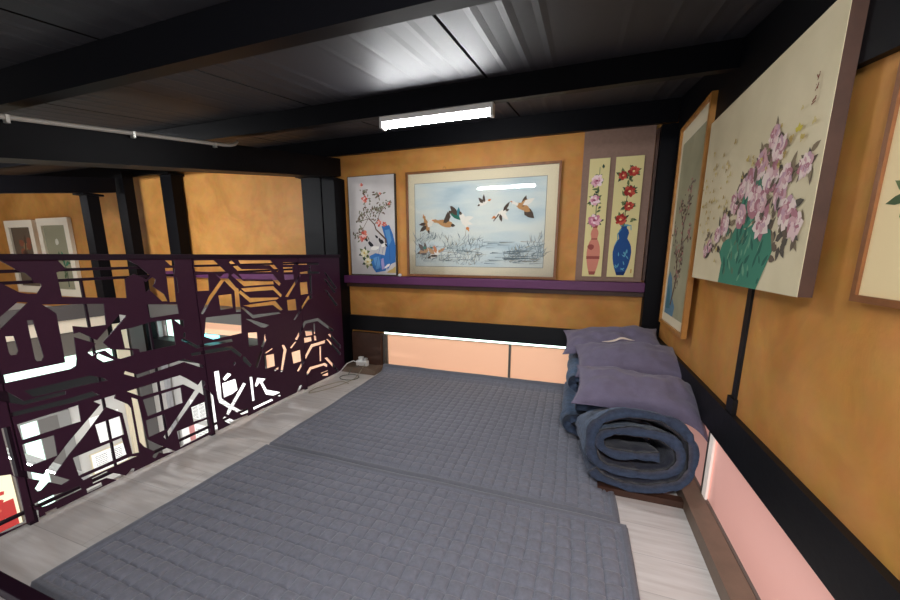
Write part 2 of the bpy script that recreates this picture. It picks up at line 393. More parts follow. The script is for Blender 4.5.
# paper notices and banner in the storey below
INK = mat('ink', (70, 66, 70), rough=.8); REDI = mat('red_ink', (206, 60, 56), rough=.7); PINKI = mat('pink_ink', (236, 160, 158), rough=.7)
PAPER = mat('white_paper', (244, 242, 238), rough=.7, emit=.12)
def notice(label, o, u, v, w, h, nrm, lines, red=None, frame=True):
    """o = lower-left corner, u along width, v up"""
    o = Vector(o); u = Vector(u); v = Vector(v); nrm = Vector(nrm)
    t = thing('paper_notice', label, 'notice', o, 'paper notices in the storey below')
    m = MB()
    def q(a0, b0, a1, b1, d, mt, thick=.002):
        P = [o+u*a+v*b for a, b in ((a0, b0), (a1, b0), (a1, b1), (a0, b1))]
        m.hexa([p+nrm*(d-thick) for p in P]+[p+nrm*d for p in P], mt)
    q(0, 0, w, h, .004, PAPER)
    for (a, b, ln) in lines:
        k = a
        while k < a+ln:
            s = random.uniform(.006, .02); q(k, b, min(k+s, a+ln), b+.006, .0055, INK, .001); k += s+.005
    if red: q(*red, .005, PINKI, .001)
    m.build('sheet', parent=t)
    if frame:
        m = MB()
        for a0, b0, a1, b1 in ((-.012, -.012, w+.012, 0), (-.012, h, w+.012, h+.012), (-.012, 0, 0, h), (w, 0, w+.012, h)): q(a0, b0, a1, b1, .008, CREAM, .008)
        m.build('frame', parent=t)
notice('framed white notice with printed lines seen through the railing at lower left', (-4.60, 1.99, -1.20), (0, 1, 0), (0, 0, 1), .30, .21, (1, 0, 0),
       [(.03+.13*(k % 2), .03+.02*(k//2), .1) for k in range(16)])
notice('blank white sheet pinned above the framed notice', (-4.60, 2.03, -0.90), (0, 1, 0), (0, 0, 1), .25, .30, (1, 0, 0), [], frame=False)
notice('white notice of fine print seen through the railing, upper of two', (-4.33, 2.86, -0.92), (1, 0, 0), (0, 0, 1), .40, .24, (0, -1, 0),
       [(.03+.12*(k % 3), .02+.018*(k//3), .09) for k in range(33)], frame=False)
notice('white notice with a pink column seen through the railing, lower of two', (-4.55, 2.86, -1.35), (1, 0, 0), (0, 0, 1), .6, .36, (0, -1, 0),
       [(.26+.11*(k % 3), .05+.03*(k//3), .09) for k in range(27)], red=(.14, .0, .24, .36), frame=False)
# zig-zag notice and big white lit board right of them
notice('white sheet with a zigzag drawing on the lower back wall', (-3.86, 2.835, -1.0), (1, 0, 0), (0, 0, 1), .5, .5, (0, -1, 0), [(.06, .1+.05*k, .3) for k in range(7)], frame=False)
box('light_box', (-3.92, 2.84, -1.75), (-2.75, 2.859, -0.16), mat('lit_white_board', (250, 250, 246), rough=.5, emit=.4), label='large bright white board on the lower back wall behind the railing', cat='board')
# red banner
t = thing('banner', 'red and yellow poster in the storey below at the far left edge', 'poster', (-4.58, 1.38, -1.6))
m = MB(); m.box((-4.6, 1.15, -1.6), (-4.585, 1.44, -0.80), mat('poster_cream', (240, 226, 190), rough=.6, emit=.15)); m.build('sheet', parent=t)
m = MB()
m.box((-4.586, 1.17, -1.42), (-4.582, 1.42, -1.08), REDI)
for k in range(26):
    y = random.uniform(1.18, 1.40); z = random.uniform(-1.5, -.86); s = random.uniform(.012, .03)
    c = random.choice([(236, 200, 70), (214, 60, 56), (250, 240, 225), (120, 150, 70), (226, 120, 90)])
    vs = [(-4.581+k*.0002, y+s*math.cos(a)*random.uniform(.7, 1.2), z+s*math.sin(a)*random.uniform(.6, 1.1)) for a in [2*PI*i/9 for i in range(9)]]
    m.add(vs, [tuple(range(9))], mat('poster_%d' % (k % 5) + str(c[0]), c, rough=.7))
m.build('print', parent=t)

# ---------------------------------------------------------------- railing with laser-cut panel
CUTS = '''
-20,252 0,260.5 12.8,267.5 19.8,271.6 25.7,273.3 31.5,278 33.8,282.7 40.8,283.3 42,286.2 37.3,293.8 28,293.8 19.8,292.6 0,282.7 -20,273
17.5,302 28,302.5 0,330 -8,332 -8,324
42,304.5 104,303.8 106.3,324.8 88,327.3 73,326 77,359 76.5,365.5 71,369 -8,386 -8,377.5 65.5,362.5 56.5,313.5 49.5,309
5.3,336.5 14,336 18.5,351 17,354.5 11,355.3 9,353
27,320.5 33,320 44,357 42,360.8 37,361.2 35,359
119.6,314.5 126.5,315.5 103.2,342.7 111,349.3 133,350.3 134,355 121,359 114,357 105,350.5 98.5,352 92.5,356 87.7,352.5 96,343.5 74,337 73,334 79.5,332.2 97,340.3
95,357 98.5,353.5 115,360.2 106.8,363.8
58,260.5 128,260.2 138.5,265.5 150.5,275.8 147,279.5 134,274 125,279 127,298 62,297 56.5,272.5 66,269
143.5,279.8 145.8,282 152.3,277.4 155.8,279.2 154.6,283.8 152.8,286.2 164.5,294.3 168,301.3 162,301.3 149.3,289.7 145.8,292.6
165,260.5 174,260.5 175,265.8 171,265.8
165,267.5 175,267.5 174,276 176.5,302 169.8,302 166.5,277
175.3,277.5 176.7,277.5 179,292.5 177.5,292.5
193.5,260.5 214,260.2 226,271.5 218,272.5 195,271.5 194,267
195.5,274 208.5,274 209.5,290.5 197.5,291.3
214.5,273.3 220,277.2 224.5,273.3 229,273.3 228.5,278 236.5,287.5 239,289 241.3,312 236,312 234.5,291 224.5,281 210,302 203,314.5 201,313.5 206.5,302 208.5,297 221,279.5
218.5,295.5 231.7,294 233.3,308 220.5,310
206,317.5 235,314 241.3,314 242,333 232,335.5 213.5,339.3 204.5,336.5
228.8,262.3 231.5,260.2 242,269.2 269.5,269.2 272,272 239,272.2
238,260.3 270.7,260.3 279,270.2 277.7,272.2 269.5,265.2 241.5,265.2
231,275 234,273.3 243.8,281 273.5,281 274.2,284.2 244,286.2
238.5,274 273,274 281,283.5 279.5,286 272,279.5 242.5,279.2
241,288.4 273.5,286 282.3,295 281,297.5 273,290 245,292
238.6,292.6 240.5,290.3 250.3,297.8 279.8,297.5 277,299.6 250,302.5
243,305.5 275.5,300.8 283,309.5 281,311.2 273,305 251,307.3
241,307.8 243.5,307.3 253.2,314.8 279,312 281,313.5 253,318.4
245.5,318.8 250,319.3 269.5,325.2 266,327.5 261,327.4
283,262.3 319,262.4 319,264.7 283,264.7
283,267.3 292.8,267.3 293,272.2 284,272.2
284,274.5 294,274.5 294,279.2 284.7,280
308.7,265.8 310.6,265.8 310.9,271.3 319.5,271.7 319.5,273.6 300.5,273.8 300,272.2 308.9,271
299,275 301.3,275 288.3,297.2 285.2,296.6
309.2,275 311.4,275 312.2,293.6 310.3,294.2
299.3,282.6 307.4,281.7 308.5,293.7 300.4,295
287,300 295.8,299 297,310 288,310.7
308,296 312,295 312.2,298.5 308.5,299.6 295.5,320 293.4,320
323.7,272 326,272.5 337,288 335,289
323.5,279 326,279.5 336,292 334,293
324.5,289.5 327,290.5 338,305 335.5,306
328,334.5 330,333.7 341,345.5 340.5,348.5
326.3,339.3 328,339 341,353 340,355.5
324.5,358 327.5,357.3 339,370.5 337,371.5
304,338 311.5,336.8 312,341 304.5,343
313.8,335.5 316.2,336 316.8,340.3 314.4,340.6
311,344.5 325.5,340 325.2,343 313,347 299.3,371.3 297,371.3
319.5,346.5 321.3,346 321.5,361 319.8,361.5
291.7,352.5 300.4,349.7 301.5,361.3 293.4,363.7
290,348 294.6,342 297,341.5 291.8,348.5
281.8,345 284.7,345 287,349.7 283,371.8 280.6,371.8 283.6,350
305.7,374.2 309.7,367.2 325,362.8 327.8,364.8 327,367 323.7,365.5 311.5,369.5 308,375.3
320.8,373 328.4,370 328.4,375.5 322.6,376.3
295.2,339.5 304.5,321 318,318 334,330 332.5,332 317.5,321 306.3,323.5 297.5,340
305,331 312,329.8 312.7,335 306,336.2
313.5,323.5 315,323.5 315.5,334 314,334
248,332.8 257.3,332.2 258.4,345 249,346.8
265,333 266.5,340 262.5,349 260.5,348 263.8,340
260.2,351.5 263,351 258,367.7 255,367
264.5,353 272.5,348 273,349 265.5,354.2
263.3,356 274.2,353.8 275.3,366 265.5,369
273.8,370 278.8,366.8 278.8,369.5 275.5,371.2
242.8,356.7 245,356.7 252,365 250.2,367.2 243.2,361
233.3,363.7 235,361.3 236.2,363 234.5,365.4
190.5,353.5 212,349 231.5,346 242,354.5 240,357 230.5,350 212,353 192,356
181,340 184,338.3 197,345.2 232,338.8 233,341.5 197,348.6
183.8,332.2 186,332.8 185.5,337.5 183.2,337.5
174.4,320 183.8,320 184.3,327.5
121,330 133,327.5 151,322 172,319.5 176,345 140,352.5 139,349 125,348
146.5,304.5 177.5,304 179,313.5 150,318
127,391.5 180,375.2 187,378.5 198,385 201.5,380 205,381.5 205.3,384 203,387.5 210,391.5 213.5,396 218.5,431.5 214.5,433 207,397.5 199.5,392.5 181.5,418 167,440 163.5,437 177,417.5 195,390 183.5,384.5 142,396.5 138.5,395.5
143,399.8 181,387.5 183,402.8 148,416.5
146,420.5 164.5,414 167.5,429 149,437.5
131.5,397.5 138,399.5 147.5,439.5 158,444.5 175.8,451.4 164.2,453.7 159.5,452.5 156,458.4 152.5,457.2 154.8,451.4 144.3,446.7 139.7,442
191.3,407.3 207,401 208.8,416.7 193.7,422
177,431.5 208.5,418.7 210.8,431.5 180.5,447.8
183,450 213,435.2 213.5,437 186,450.5
17,424.5 78.7,405 81.2,421.5 22.3,440.3
22.2,444.8 54.2,435.2 57.8,455.7 28,467
1,428.5 10.5,426 21.6,470.3 43.5,474.5 69,441.5 100.5,404.5 93.5,401.5 116,394.5 114.5,398.5 128.5,404.5 131.5,408.5 139.5,452.5 132.5,454 122.5,413 106.2,407 84,437 70,454 54.5,475.5 70,480 62,485 49.5,482 41.5,490.5 38,491.5 35,488.5 40,480.5 14,476 12.5,472
95.2,424.8 120.2,416 124.5,434.5 100.5,443.3
73,458 122,437.6 127,454.5 79,476
81,478 131,456.5 138,456 92,476.5 84,480.5
92,478.5 106,471.5 126,475.5 132,468.5 135,468.5 134.5,472 118,480.2 107,478 93,484
86.5,489 101.5,482 103,486 87.5,493.5
29,506 53.5,495 66,491.5 80,485.5 82,489.5 47,506 40,507.5
33,509.5 39,510.5 40,519 34.5,522
45,512.5 57,507 58,511 47,516
-8,477 10.5,474.5 17,478 27,523 9,531 -8,537
24,391 90,375.5 104,378 108,380.5 88,384.5 34,397
-8,392 6,391 24,401 66,391 66,394.5 24,405 -8,400
10,413 70,398 92,391.5 100,395 72,403 12,417
125,371 137,374.5 184,359 205,365.5 202.5,368 184.5,362 138,378 124,374
214.1,371.8 219.3,370.6 222.3,398.6 230.8,404.5 243.3,382.8 246.4,383.8 233.9,406.4 240.9,410.3 247.9,407.9 248.5,412.6 242.1,414.9 232.4,409.7 229.3,414.9 226.3,414.1 228.4,407.9 219.3,402.7 217.6,398.0
222.8,378.8 227.5,372.9 231.6,374.1 231.0,375.8 225.2,381.1
222.3,383.4 235.7,378.8 238.0,389.8 232.8,393.9 224.0,398.0
249.7,377.0 252.6,377.0 254.9,400.3 252.6,401.5
222.3,419.6 224.6,416.1 226.3,416.9 233.9,420.2 247.9,414.6 249.1,417.3 233.9,425.4 231.0,424.8
257.3,377.9 266.0,378.8 263.1,382.3 267.2,389.8 280.0,392.2 280.8,396.3 266.0,394.5 260.2,382.8 256.7,386.9 254.9,385.8
253.2,406.8 270.7,398.0 273.6,400.3 253.8,409.9
253.8,413.4 264.3,407.6 266.6,409.7 254.3,415.5
295,396 300,385 302.5,385 298,395
204.5,398 210.5,392.5 214,402 218.5,431 215,432.5
'''
def railing():
    t = thing('railing', 'plum metal guard railing with a cut-out lattice pattern along the loft edge', 'railing', (-1.96, 1.6, 0))
    X0 = -1.955
    holes = []
    for ln in CUTS.strip().splitlines():
        ps = [on_x(*map(float, q.split(',')), X0) for q in ln.split()]
        holes.append([(p.y, p.z) for p in ps])
    def area(p): return sum(p[i][0]*p[(i+1) % len(p)][1]-p[(i+1) % len(p)][0]*p[i][1] for i in range(len(p)))/2
    for i, (y0, y1) in enumerate(((0.30, 0.645), (0.65, 1.40), (1.405, 2.19), (2.195, 2.685))):
        rect = [(y0, 0.018), (y1, 0.018), (y1, 1.024), (y0, 1.024)]
        vs = [Vector(p) for p in rect]; faces = [[0, 1, 2, 3]]
        for h in holes:
            if area(h) < 0: h = h[::-1]
            ys = [p[0] for p in h]
            if max(ys) < y0 or min(ys) > y1: continue
            k = len(vs); vs += [Vector(p) for p in h]; faces.append(list(range(k, k+len(h))))
        V, E, Fc, ov, oe, of = delaunay_2d_cdt(vs, [], faces, 1, 1e-5, True)
        keep = [f for f, o in zip(Fc, of) if list(o) == [0]]
        m = MB(); n = len(V)
        vv = [(X0, p.x, p.y) for p in V]+[(X0-.005, p.x, p.y) for p in V]
        ff = []
        cnt = {}
        for f in keep:
            ff.append(tuple(f)); ff.append(tuple(i+n for i in f)[::-1])
            for a, b in zip(f, f[1:]+f[:1]): cnt[(a, b)] = 1
        for (a, b) in cnt:
            if (b, a) not in cnt: ff.append((b, a, a+n, b+n))
        m.add(vv, ff, PURPLE)
        m.build('lattice_panel', parent=t, origin=(X0, (y0+y1)/2, .018))
    m = MB(); m.box((-1.985, 0.30, 1.024), (-1.945, 2.695, 1.048), PURPLE_D); m.build('top_rail', parent=t, bevel=.003)
    for z in (0.985, 0.943):
        m = MB(); m.box((-1.974, 0.30, z-.006), (-1.962, 2.69, z+.006), PURPLE_D); m.build('mid_bar', parent=t)
    m = MB(); m.box((-1.974, 0.30, 0.055), (-1.962, 2.69, 0.067), PURPLE_D); m.build('bottom_bar', parent=t)
    for y in (0.645, 1.402, 2.19, 2.675):
        m = MB(); m.box((-1.986, y-.012, 0.0), (-1.962, y+.012, 1.024), PURPLE_D); m.build('rail_post', parent=t)
    for y in (0.93, 1.16):
        m = MB(); m.box((-1.974, y-.004, 0.067), (-1.964, y+.004, 0.937), PURPLE_D); m.build('stiffener', parent=t)
railing()
box('end_kerb', (-1.94, 0.43, 0.0), (-1.05, 0.468, 0.035), PURPLE_D, label='dark plum kerb crossing the bottom left corner at the loft edge', cat='kerb', bevel=.004)

# ---------------------------------------------------------------- quilted floor mats
MATF = fabric('charcoal_quilt', (122, 124, 136), var=0.12, scale=60, sheen=0.3, wscale=900, bump=.35)
BIND = fabric('charcoal_binding', (112, 114, 124), var=0.1, scale=80, sheen=0.3)
def quilt_mat(label, x0, x1, y0, y1, cell, turn=0.0, base=0.012, phase=(0, 0), skewl=0.0, skewr=0.0):
    m = MB(); sub = 8
    FR = (0, .05, .15, .34, .5, .66, .85, .95); HT = (0, .62, .88, .98, 1, .98, .88, .62)
    nx = int(round((x1-x0)/cell))*sub; ny = int(round((y1-y0)/cell))*sub
    ps = lambda i, n: min(1.0, (i//sub+FR[i % sub])*sub/n)
    vs = []; fs = []; bd = 0.03
    for j in range(ny+1):
        for i in range(nx+1):
            u = ps(i, nx); v = ps(j, ny)
            y = y0+(y1-y0)*v
            xl = x0+skewl*v; xr = x1+skewr*v
            x = xl+(xr-xl)*u
            du = min(x-xl, xr-x); dv = min(y-y0, y1-y)
            a = abs(math.sin(PI*i/sub)); b2 = abs(math.sin(PI*j/sub))
            h = 0.0125*HT[i % sub]*HT[j % sub]
            e = min(du, dv)
            if e < bd*1.05: h = 0.009*max(0, math.sin(PI*min(1, max(0, e/bd))))**.5
            elif e < bd+.011: h = -.002
            nz = noise.noise((x*2.3, y*2.3, 3.1))*0.004+noise.noise((x*9, y*9, 1.0))*0.0022
            z = base+h+nz
            if e < 0.004: z = 0.003
            jx = noise.noise((x*4, y*4, 8))*0.006; jy = noise.noise((x*4, y*4, 15))*0.006
            yy = y+jy; 
            if turn and y > y1-0.11:
                s = (y-(y1-0.11))/0.11
                yy = y1-0.11+0.085*s; z += 0.068*s*s
            vs.append((x+jx, yy, z))
    w = nx+1
    for j in range(ny):
        for i in range(nx):
            fs.append((j*w+i, j*w+i+1, (j+1)*w+i+1, (j+1)*w+i))
    # material: binding at the edge
    fq, fb = [], []
    for f in fs:
        j, i = divmod(f[0], w)
        e = min(i, nx-1-i, j, ny-1-j)
        (fb if e < 4 else fq).append(f)
    m.add(vs, fq, MATF, True)
    o = len(m.v)-len(vs); k = m.mi(BIND)
    for f in fb: m.f.append([q+o for q in f]); m.m.append(k); m.sm.append(True)
    rim = []
    for i in range(nx): rim.append((i, i+1))
    for j in range(ny): rim.append((j*w+nx, (j+1)*w+nx))
    for i in range(nx, 0, -1): rim.append((ny*w+i, ny*w+i-1))
    for j in range(ny, 0, -1): rim.append((j*w, (j-1)*w))
    base_i = len(m.v)
    m.v += [(vs[a][0], vs[a][1], 0.001) for a, _ in rim]
    n = len(rim)
    for q, (a, b2) in enumerate(rim):
        m.f.append([b2+o, a+o, base_i+q, base_i+(q+1) % n]); m.m.append(k); m.sm.append(False)
    return m.build('quilted_mat', label=label, cat='mat', origin=((x0+x1)/2, (y0+y1)/2, 0), group='quilted floor mats')
quilt_mat('charcoal quilted floor mat at the back, its far edge turned up under the window', -1.56, 0.228, 1.411, 2.815, 0.0525, turn=1, skewl=-.05)
quilt_mat('charcoal quilted floor mat in the foreground, its binding overlapping the farther mat', -1.58, 0.252, 0.474, 1.402, 0.0525, base=0.016, skewl=.02)

# ---------------------------------------------------------------- duvets
DENIM = fabric('denim_blue', (74, 96, 124), var=0.35, scale=45, sheen=.15, wscale=600, bump=.5)
DENIM_END = fabric('denim_edge', (60, 72, 94), var=0.3, scale=45, sheen=.15, wscale=600, bump=.5)
NAVY = fabric('navy_charcoal', (56, 58, 74), var=0.25, scale=40, sheen=.15, wscale=600, bump=.5)
PIPING = fabric('brown_piping', (120, 104, 96), var=.1)
def resample(pts, n):
    P = [Vector((p[0], p[1], 0)) for p in pts]
    # Catmull-Rom then even arc length
    dense = []
    for i in range(len(P)-1):
        p0 = P[max(0, i-1)]; p1 = P[i]; p2 = P[i+1]; p3 = P[min(len(P)-1, i+2)]
        for k in range(14):
            s = k/14
            dense.append(0.5*((2*p1)+(-p0+p2)*s+(2*p0-5*p1+4*p2-p3)*s*s+(-p0+3*p1-3*p2+p3)*s**3))
    dense.append(P[-1])
    L = [0]
    for a, b in zip(dense, dense[1:]): L.append(L[-1]+(b-a).length)
    out = []; j = 0
    for k in range(n):
        s = L[-1]*k/(n-1)
        while j < len(L)-2 and L[j+1] < s: j += 1
        q = (s-L[j])/max(1e-9, L[j+1]-L[j]); out.append(dense[j].lerp(dense[j+1], q))
    return out
def ribbon(name, label, cat, pts, y0, y1, th, seed, n=150, ky=16, taper=.7, wr=.006, flip=False, both=False, skew=0.0, sag=0.0):
    C = resample(pts, n); m = MB()
    nrm = []
    for i in range(n):
        t = (C[min(n-1, i+1)]-C[max(0, i-1)]).normalized(); nrm.append(Vector((-t.y, t.x, 0)))
    A = []; B = []
    for j in range(ky+1):
        v = j/ky; y = y0+(y1-y0)*v
        e = min(v, 1-v)*(y1-y0)/0.045
        k = taper+(1-taper)*math.sqrt(max(0, 1-(1-min(1, e))**2))
        for i in range(n):
            p = C[i]
            w = noise.noise((p.x*14+seed, y*11, p.y*14))*wr+noise.noise((p.x*38, y*16+seed, p.y*38))*wr*.45
            pinch = 1-.22*max(0, math.cos(i*2*PI/11.0+seed))**6
            h = th/2*k*pinch
            dx = skew*(y-y0)
            for lst, s in ((A, 1), (B, -1)):
                q = p+nrm[i]*(s*(h+w*.8)); lst.append((q.x+dx, y+noise.noise((p.x*9, seed, p.y*9))*.012, q.y-sag*v*max(0, q.y-.06)))
    N = len(A); vs = A+B; fo = []; fi = []; fe = []
    idx = lambda j, i: j*n+i
    for j in range(ky):
        for i in range(n-1):
            fo.append((idx(j, i), idx(j, i+1), idx(j+1, i+1), idx(j+1, i))[::-1])
            fi.append((N+idx(j, i), N+idx(j, i+1), N+idx(j+1, i+1), N+idx(j+1, i)))
    for i in range(n-1):
        fe.append((idx(0, i), idx(0, i+1), N+idx(0, i+1), N+idx(0, i))[::-1])
        fe.append((idx(ky, i), idx(ky, i+1), N+idx(ky, i+1), N+idx(ky, i)))
    for j in range(ky):
        fe.append((idx(j, 0), idx(j+1, 0), N+idx(j+1, 0), N+idx(j, 0))[::-1])
        fe.append((idx(j, n-1), idx(j+1, n-1), N+idx(j+1, n-1), N+idx(j, n-1)))
    m.add(vs, fi if flip else fo, DENIM if both else NAVY, True)
    o = 0
    k2 = m.mi(DENIM)
    for f in (fo if flip else fi): m.f.append(list(f)); m.m.append(k2); m.sm.append(True)
    k3 = m.mi(DENIM_END)
    for f in fe: m.f.append(list(f)); m.m.append(k3); m.sm.append(True)
    xs = [v[0] for v in vs]; zs = [v[2] for v in vs]
    ob = m.build(name, label=label, cat=cat, origin=((min(xs)+max(xs))/2, (y0+y1)/2, min(zs)), group='duvets in the bedding stack')
    return ob
def zc2(p):    # rolled end as seen: crop coordinates of the end face -> x,z at the front end of the roll
    px = 570+p[0]/5.457; py = 400+p[1]/5.457
    d = FWD+RIGHT*((px-CX)/F)+DOWN*((py-CY)/F); s = 1.62/d.y
    return (d.x*s, H+d.z*s)
spiral = [(480, 322), (340, 312), (235, 300), (165, 262), (168, 205), (250, 182), (400, 190), (530, 222), (592, 290), (585, 370), (520, 412), (400, 418), (260, 395), (150, 350), (110, 270), (125, 165), (190, 105), (300, 82), (440, 98), (560, 140), (640, 215), (668, 320), (635, 420), (560, 478), (430, 488), (280, 470), (160, 425), (118, 385)]
sp = [zc2(p) for p in spiral]
zmin = min(p[1] for p in sp)
sp = [(x, z+max(0, 0.056-zmin)) for x, z in sp]
ribbon('rolled_duvet', 'denim blue duvet rolled up, its spiral end facing the viewer, in front of the pillows', 'duvet', sp, 1.60, 1.90, 0.055, 2.0, n=190, flip=True, skew=-.12, sag=.38, wr=.010)
inner = [zc2(p) for p in [(240, 268), (330, 250), (440, 252), (520, 285), (545, 345)]]
# folded duvets below and behind the pillows
def fold_pts(xl, xr, z0, dz, n, r):
    out = []
    for k in range(n):
        z = z0+dz*k
        a, b = (xl+r, xr-r)
        seg = [(b, z), ((a*2+b)/3, z+.004), (a, z+.002)] if k % 2 == 0 else [(a, z), ((a+b*2)/3, z+.004), (b, z+.002)]
        out += seg
        if k < n-1:
            out.append((xl if k % 2 == 0 else xr, z+dz*.5))
    return out
ribbon('folded_duvet', 'denim blue folded duvet at the bottom of the stack behind the rolled one', 'duvet', fold_pts(0.0, 0.455, 0.072, 0.075, 3, .04), 2.03, 2.66, 0.074, 5.0, n=130, wr=.012, both=True)
ribbon('folded_duvet', 'blue folded duvet lying on the lower one, just under the rear pillow', 'duvet', fold_pts(0.015, 0.45, 0.302, 0.066, 2, .04), 2.08, 2.66, 0.066, 9.0, n=110, wr=.010, both=True)

# ---------------------------------------------------------------- pillows
LILAC = fabric('plum_grey_cotton', (112, 104, 126), var=0.10, scale=20, sheen=.2, wscale=800, bump=.3)
def pillow(label, c, w, h, t, tilt, yaw=0, roll=0, seed=0, droop=0.0, open_flap=False):
    m = MB(); N = 44; M = 30
    top = []; bot = []
    for j in range(M+1):
        for i in range(N+1):
            u = 2*i/N-1; v = 2*j/M-1
            cu = 1-0.09*(1-abs(v)**2.0)*abs(u)**3; cv = 1-0.16*(1-abs(u)**2.4)*abs(v)**3
            x = u*w/2*cu; y = v*h/2*cv
            prof = (max(0, 1-abs(u)**2.6)**.6)*(max(0, 1-abs(v)**2.0)**.6)
            wk = noise.noise((u*2.2+seed, v*2.0, seed))*.018+noise.noise((u*5+seed, v*3.0, seed*2))*.010
            crease = noise.ridged_multi_fractal((u*1.8+seed, v*1.6+seed, .3), 1.0, 2.0, 3, 1.0, 2.0)*.010+.008*math.sin(9*math.atan2(1-abs(v), 1-abs(u)+.02)+seed)*max(0, abs(u)*abs(v)-.25)
            edge = min(1, 3*(1-max(abs(u), abs(v))))
            z = t/2*prof+(wk-crease)*edge
            dz = -droop*max(0, (u-.55)/.45)**2*(1-v)*.5
            top.append((x, y, z+dz+.002)); bot.append((x, y, -t/2*prof*.2+wk*.4*edge+dz-.002))
    vs = top+bot; K = len(top); w1 = N+1; fs = []
    for j in range(M):
        for i in range(N):
            a = j*w1+i
            fs.append((a, a+1, a+w1+1, a+w1)); fs.append((K+a, K+a+w1, K+a+w1+1, K+a+1))
    rim = [i for i in range(N)]+[j*w1+N for j in range(M)]+[M*w1+i for i in range(N, 0, -1)]+[j*w1 for j in range(M, 0, -1)]
    for a, b in zip(rim, rim[1:]+rim[:1]): fs.append((b, a, K+a, K+b))
    R = Matrix.Rotation(yaw, 3, 'Z') @ Matrix.Rotation(tilt, 3, 'X') @ Matrix.Rotation(roll, 3, 'Y')
    vs = [Vector(c)+R @ Vector(p) for p in vs]
    m.add(vs, fs, LILAC, True)
    root = m.build('pillow', label=label, cat='pillow', origin=c, group='pillows on the bedding stack')
    # piped seam round the edge
    s = MB(); s.tube([vs[i].lerp(vs[K+i], .5) for i in rim]+[vs[rim[0]].lerp(vs[K+rim[0]], .5)], .0032, LILAC, 6); s.build('seam', parent=root, origin=c)
    if open_flap:
        q = MB(); row = [int(M*0.86)*w1+i for i in range(int(N*.28), int(N*.62))]
        pa = [vs[i]+Vector((0, -.006, .012)) for i in row]; pb = [p+Vector((0, .004, .012*math.sin(PI*k/(len(pa)-1)))) for k, p in enumerate(pa)]
        L = len(pa); q.add(pa+pb, [(k, k+1, L+k+1, L+k) for k in range(L-1)], mat('pillow_lining', (226, 206, 188), rough=.8), True)
        q.build('inner_pillow', parent=root, origin=c, label='pale inner pillow showing at the opening')
    return root
pillow('plum grey pillow in front, lying on the rolled duvet with one corner drooping right', (0.315, 1.835, 0.40), 0.585, 0.34, 0.20, math.radians(15), yaw=math.radians(-3), roll=math.radians(4), seed=3.3, droop=.10)
pillow('plum grey pillow in the middle with an open edge showing pale lining', (0.305, 2.22, 0.452), 0.57, 0.38, 0.20, math.radians(14), yaw=math.radians(3), roll=math.radians(-3), seed=7.1, open_flap=True)
pillow('plum grey pillow at the back, against the corner column below the purple shelf', (0.24, 2.55, 0.492), 0.60, 0.37, 0.17, math.radians(13), yaw=math.radians(2), roll=math.radians(-5), seed=11.7)

# ---------------------------------------------------------------- shelf and small bits
t = thing('wall_shelf', 'long plum wooden shelf on the back wall under the pictures', 'shelf', (-.8, 2.80, .785))
m = MB(); m.box((-2.0, 2.775, 0.80), (0.445, 2.85, 0.866), SHELFM); m.build('board', parent=t, bevel=.004)
m = MB(); m.box((-2.0, 2.81, 0.765), (0.445, 2.85, 0.80), DWOOD); m.build('batten', parent=t)
m = MB(); m.box((-4.5, 2.80, 0.80), (-2.17, 2.85, 0.862), SHELFM)
m.build('wall_shelf', label='plum wooden shelf on the orange wall of the void, seen through the railing', cat='shelf', origin=(-3.3, 2.83, .8))
m = MB(); vs = []
for k in range(7):
    for q in range(10):
        a = PI*k/6; b2 = 2*PI*q/10; r = .013*(1+.35*noise.noise((k*1.3, q*1.1, 4)))
        vs.append((-1.435+r*math.sin(a)*math.cos(b2)*1.3, 2.81+r*math.sin(a)*math.sin(b2), .866+.012-r*math.cos(a)*.95+.0))
m.add(vs, [(k*10+q, k*10+(q+1) % 10, (k+1)*10+(q+1) % 10, (k+1)*10+q) for k in range(6) for q in range(10)], WHITE, True)
m.build('paper_ball', label='tiny crumpled white paper on the shelf between the two pictures', cat='paper', origin=(-1.435, 2.81, .866))

# power adapter and cords
t = thing('power_adapter', 'white multi-plug power adapter on the wood block in the back left corner', 'adapter', (-1.80, 2.74, .05))
m = MB(); m.box((-1.86, 2.72, 0.05), (-1.745, 2.765, 0.10), WHITE); m.build('body', parent=t, bevel=.008)
m = MB(); m.box((-1.835, 2.725, 0.10), (-1.795, 2.76, 0.135), WHITE); m.build('plug', parent=t, bevel=.006)
m = MB(); m.box((-1.785, 2.725, 0.10), (-1.755, 2.76, 0.125), mat('grey_plug', (180, 178, 175), rough=.5)); m.build('plug', parent=t, bevel=.006)
m = MB(); m.tube([(-1.845, 2.735, .075), (-1.89, 2.73, .09), (-1.925, 2.68, .075), (-1.935, 2.60, .03), (-1.937, 2.5, .012), (-1.938, 2.3, .008), (-1.94, 2.0, .006), (-1.94, 1.7, .006)], .005, WHITE)
m.build('cable', label='white cord running from the adapter along the foot of the railing', cat='cord', origin=(-1.9, 2.6, 0))
m = MB(); c0 = (-1.80, 2.53)
pts = [(-1.83, 2.722, .055), (-1.86, 2.64, .04)]+[(c0[0]+.085*math.cos(a), c0[1]+.07*math.sin(a), .006+.004*k/14) for k, a in enumerate([2.2+2*PI*k/14 for k in range(15)])]
m.tube(pts, .0035, mat('grey_green_cord', (110, 112, 100), rough=.5)); m.build('cable', label='thin grey green cord coiled in a loop on the floor by the adapter', cat='cord', origin=(-1.8, 2.53, 0))
m = MB(); pts = [(-1.765, 2.722, .07), (-1.76, 2.64, .03), (-1.74, 2.52, .006), (-1.76, 2.36, .005), (-1.82, 2.20, .005), (-1.88, 2.12, .005), (-1.90, 2.2, .005), (-1.86, 2.32, .005), (-1.80, 2.42, .005), (-1.72, 2.40, .005)]
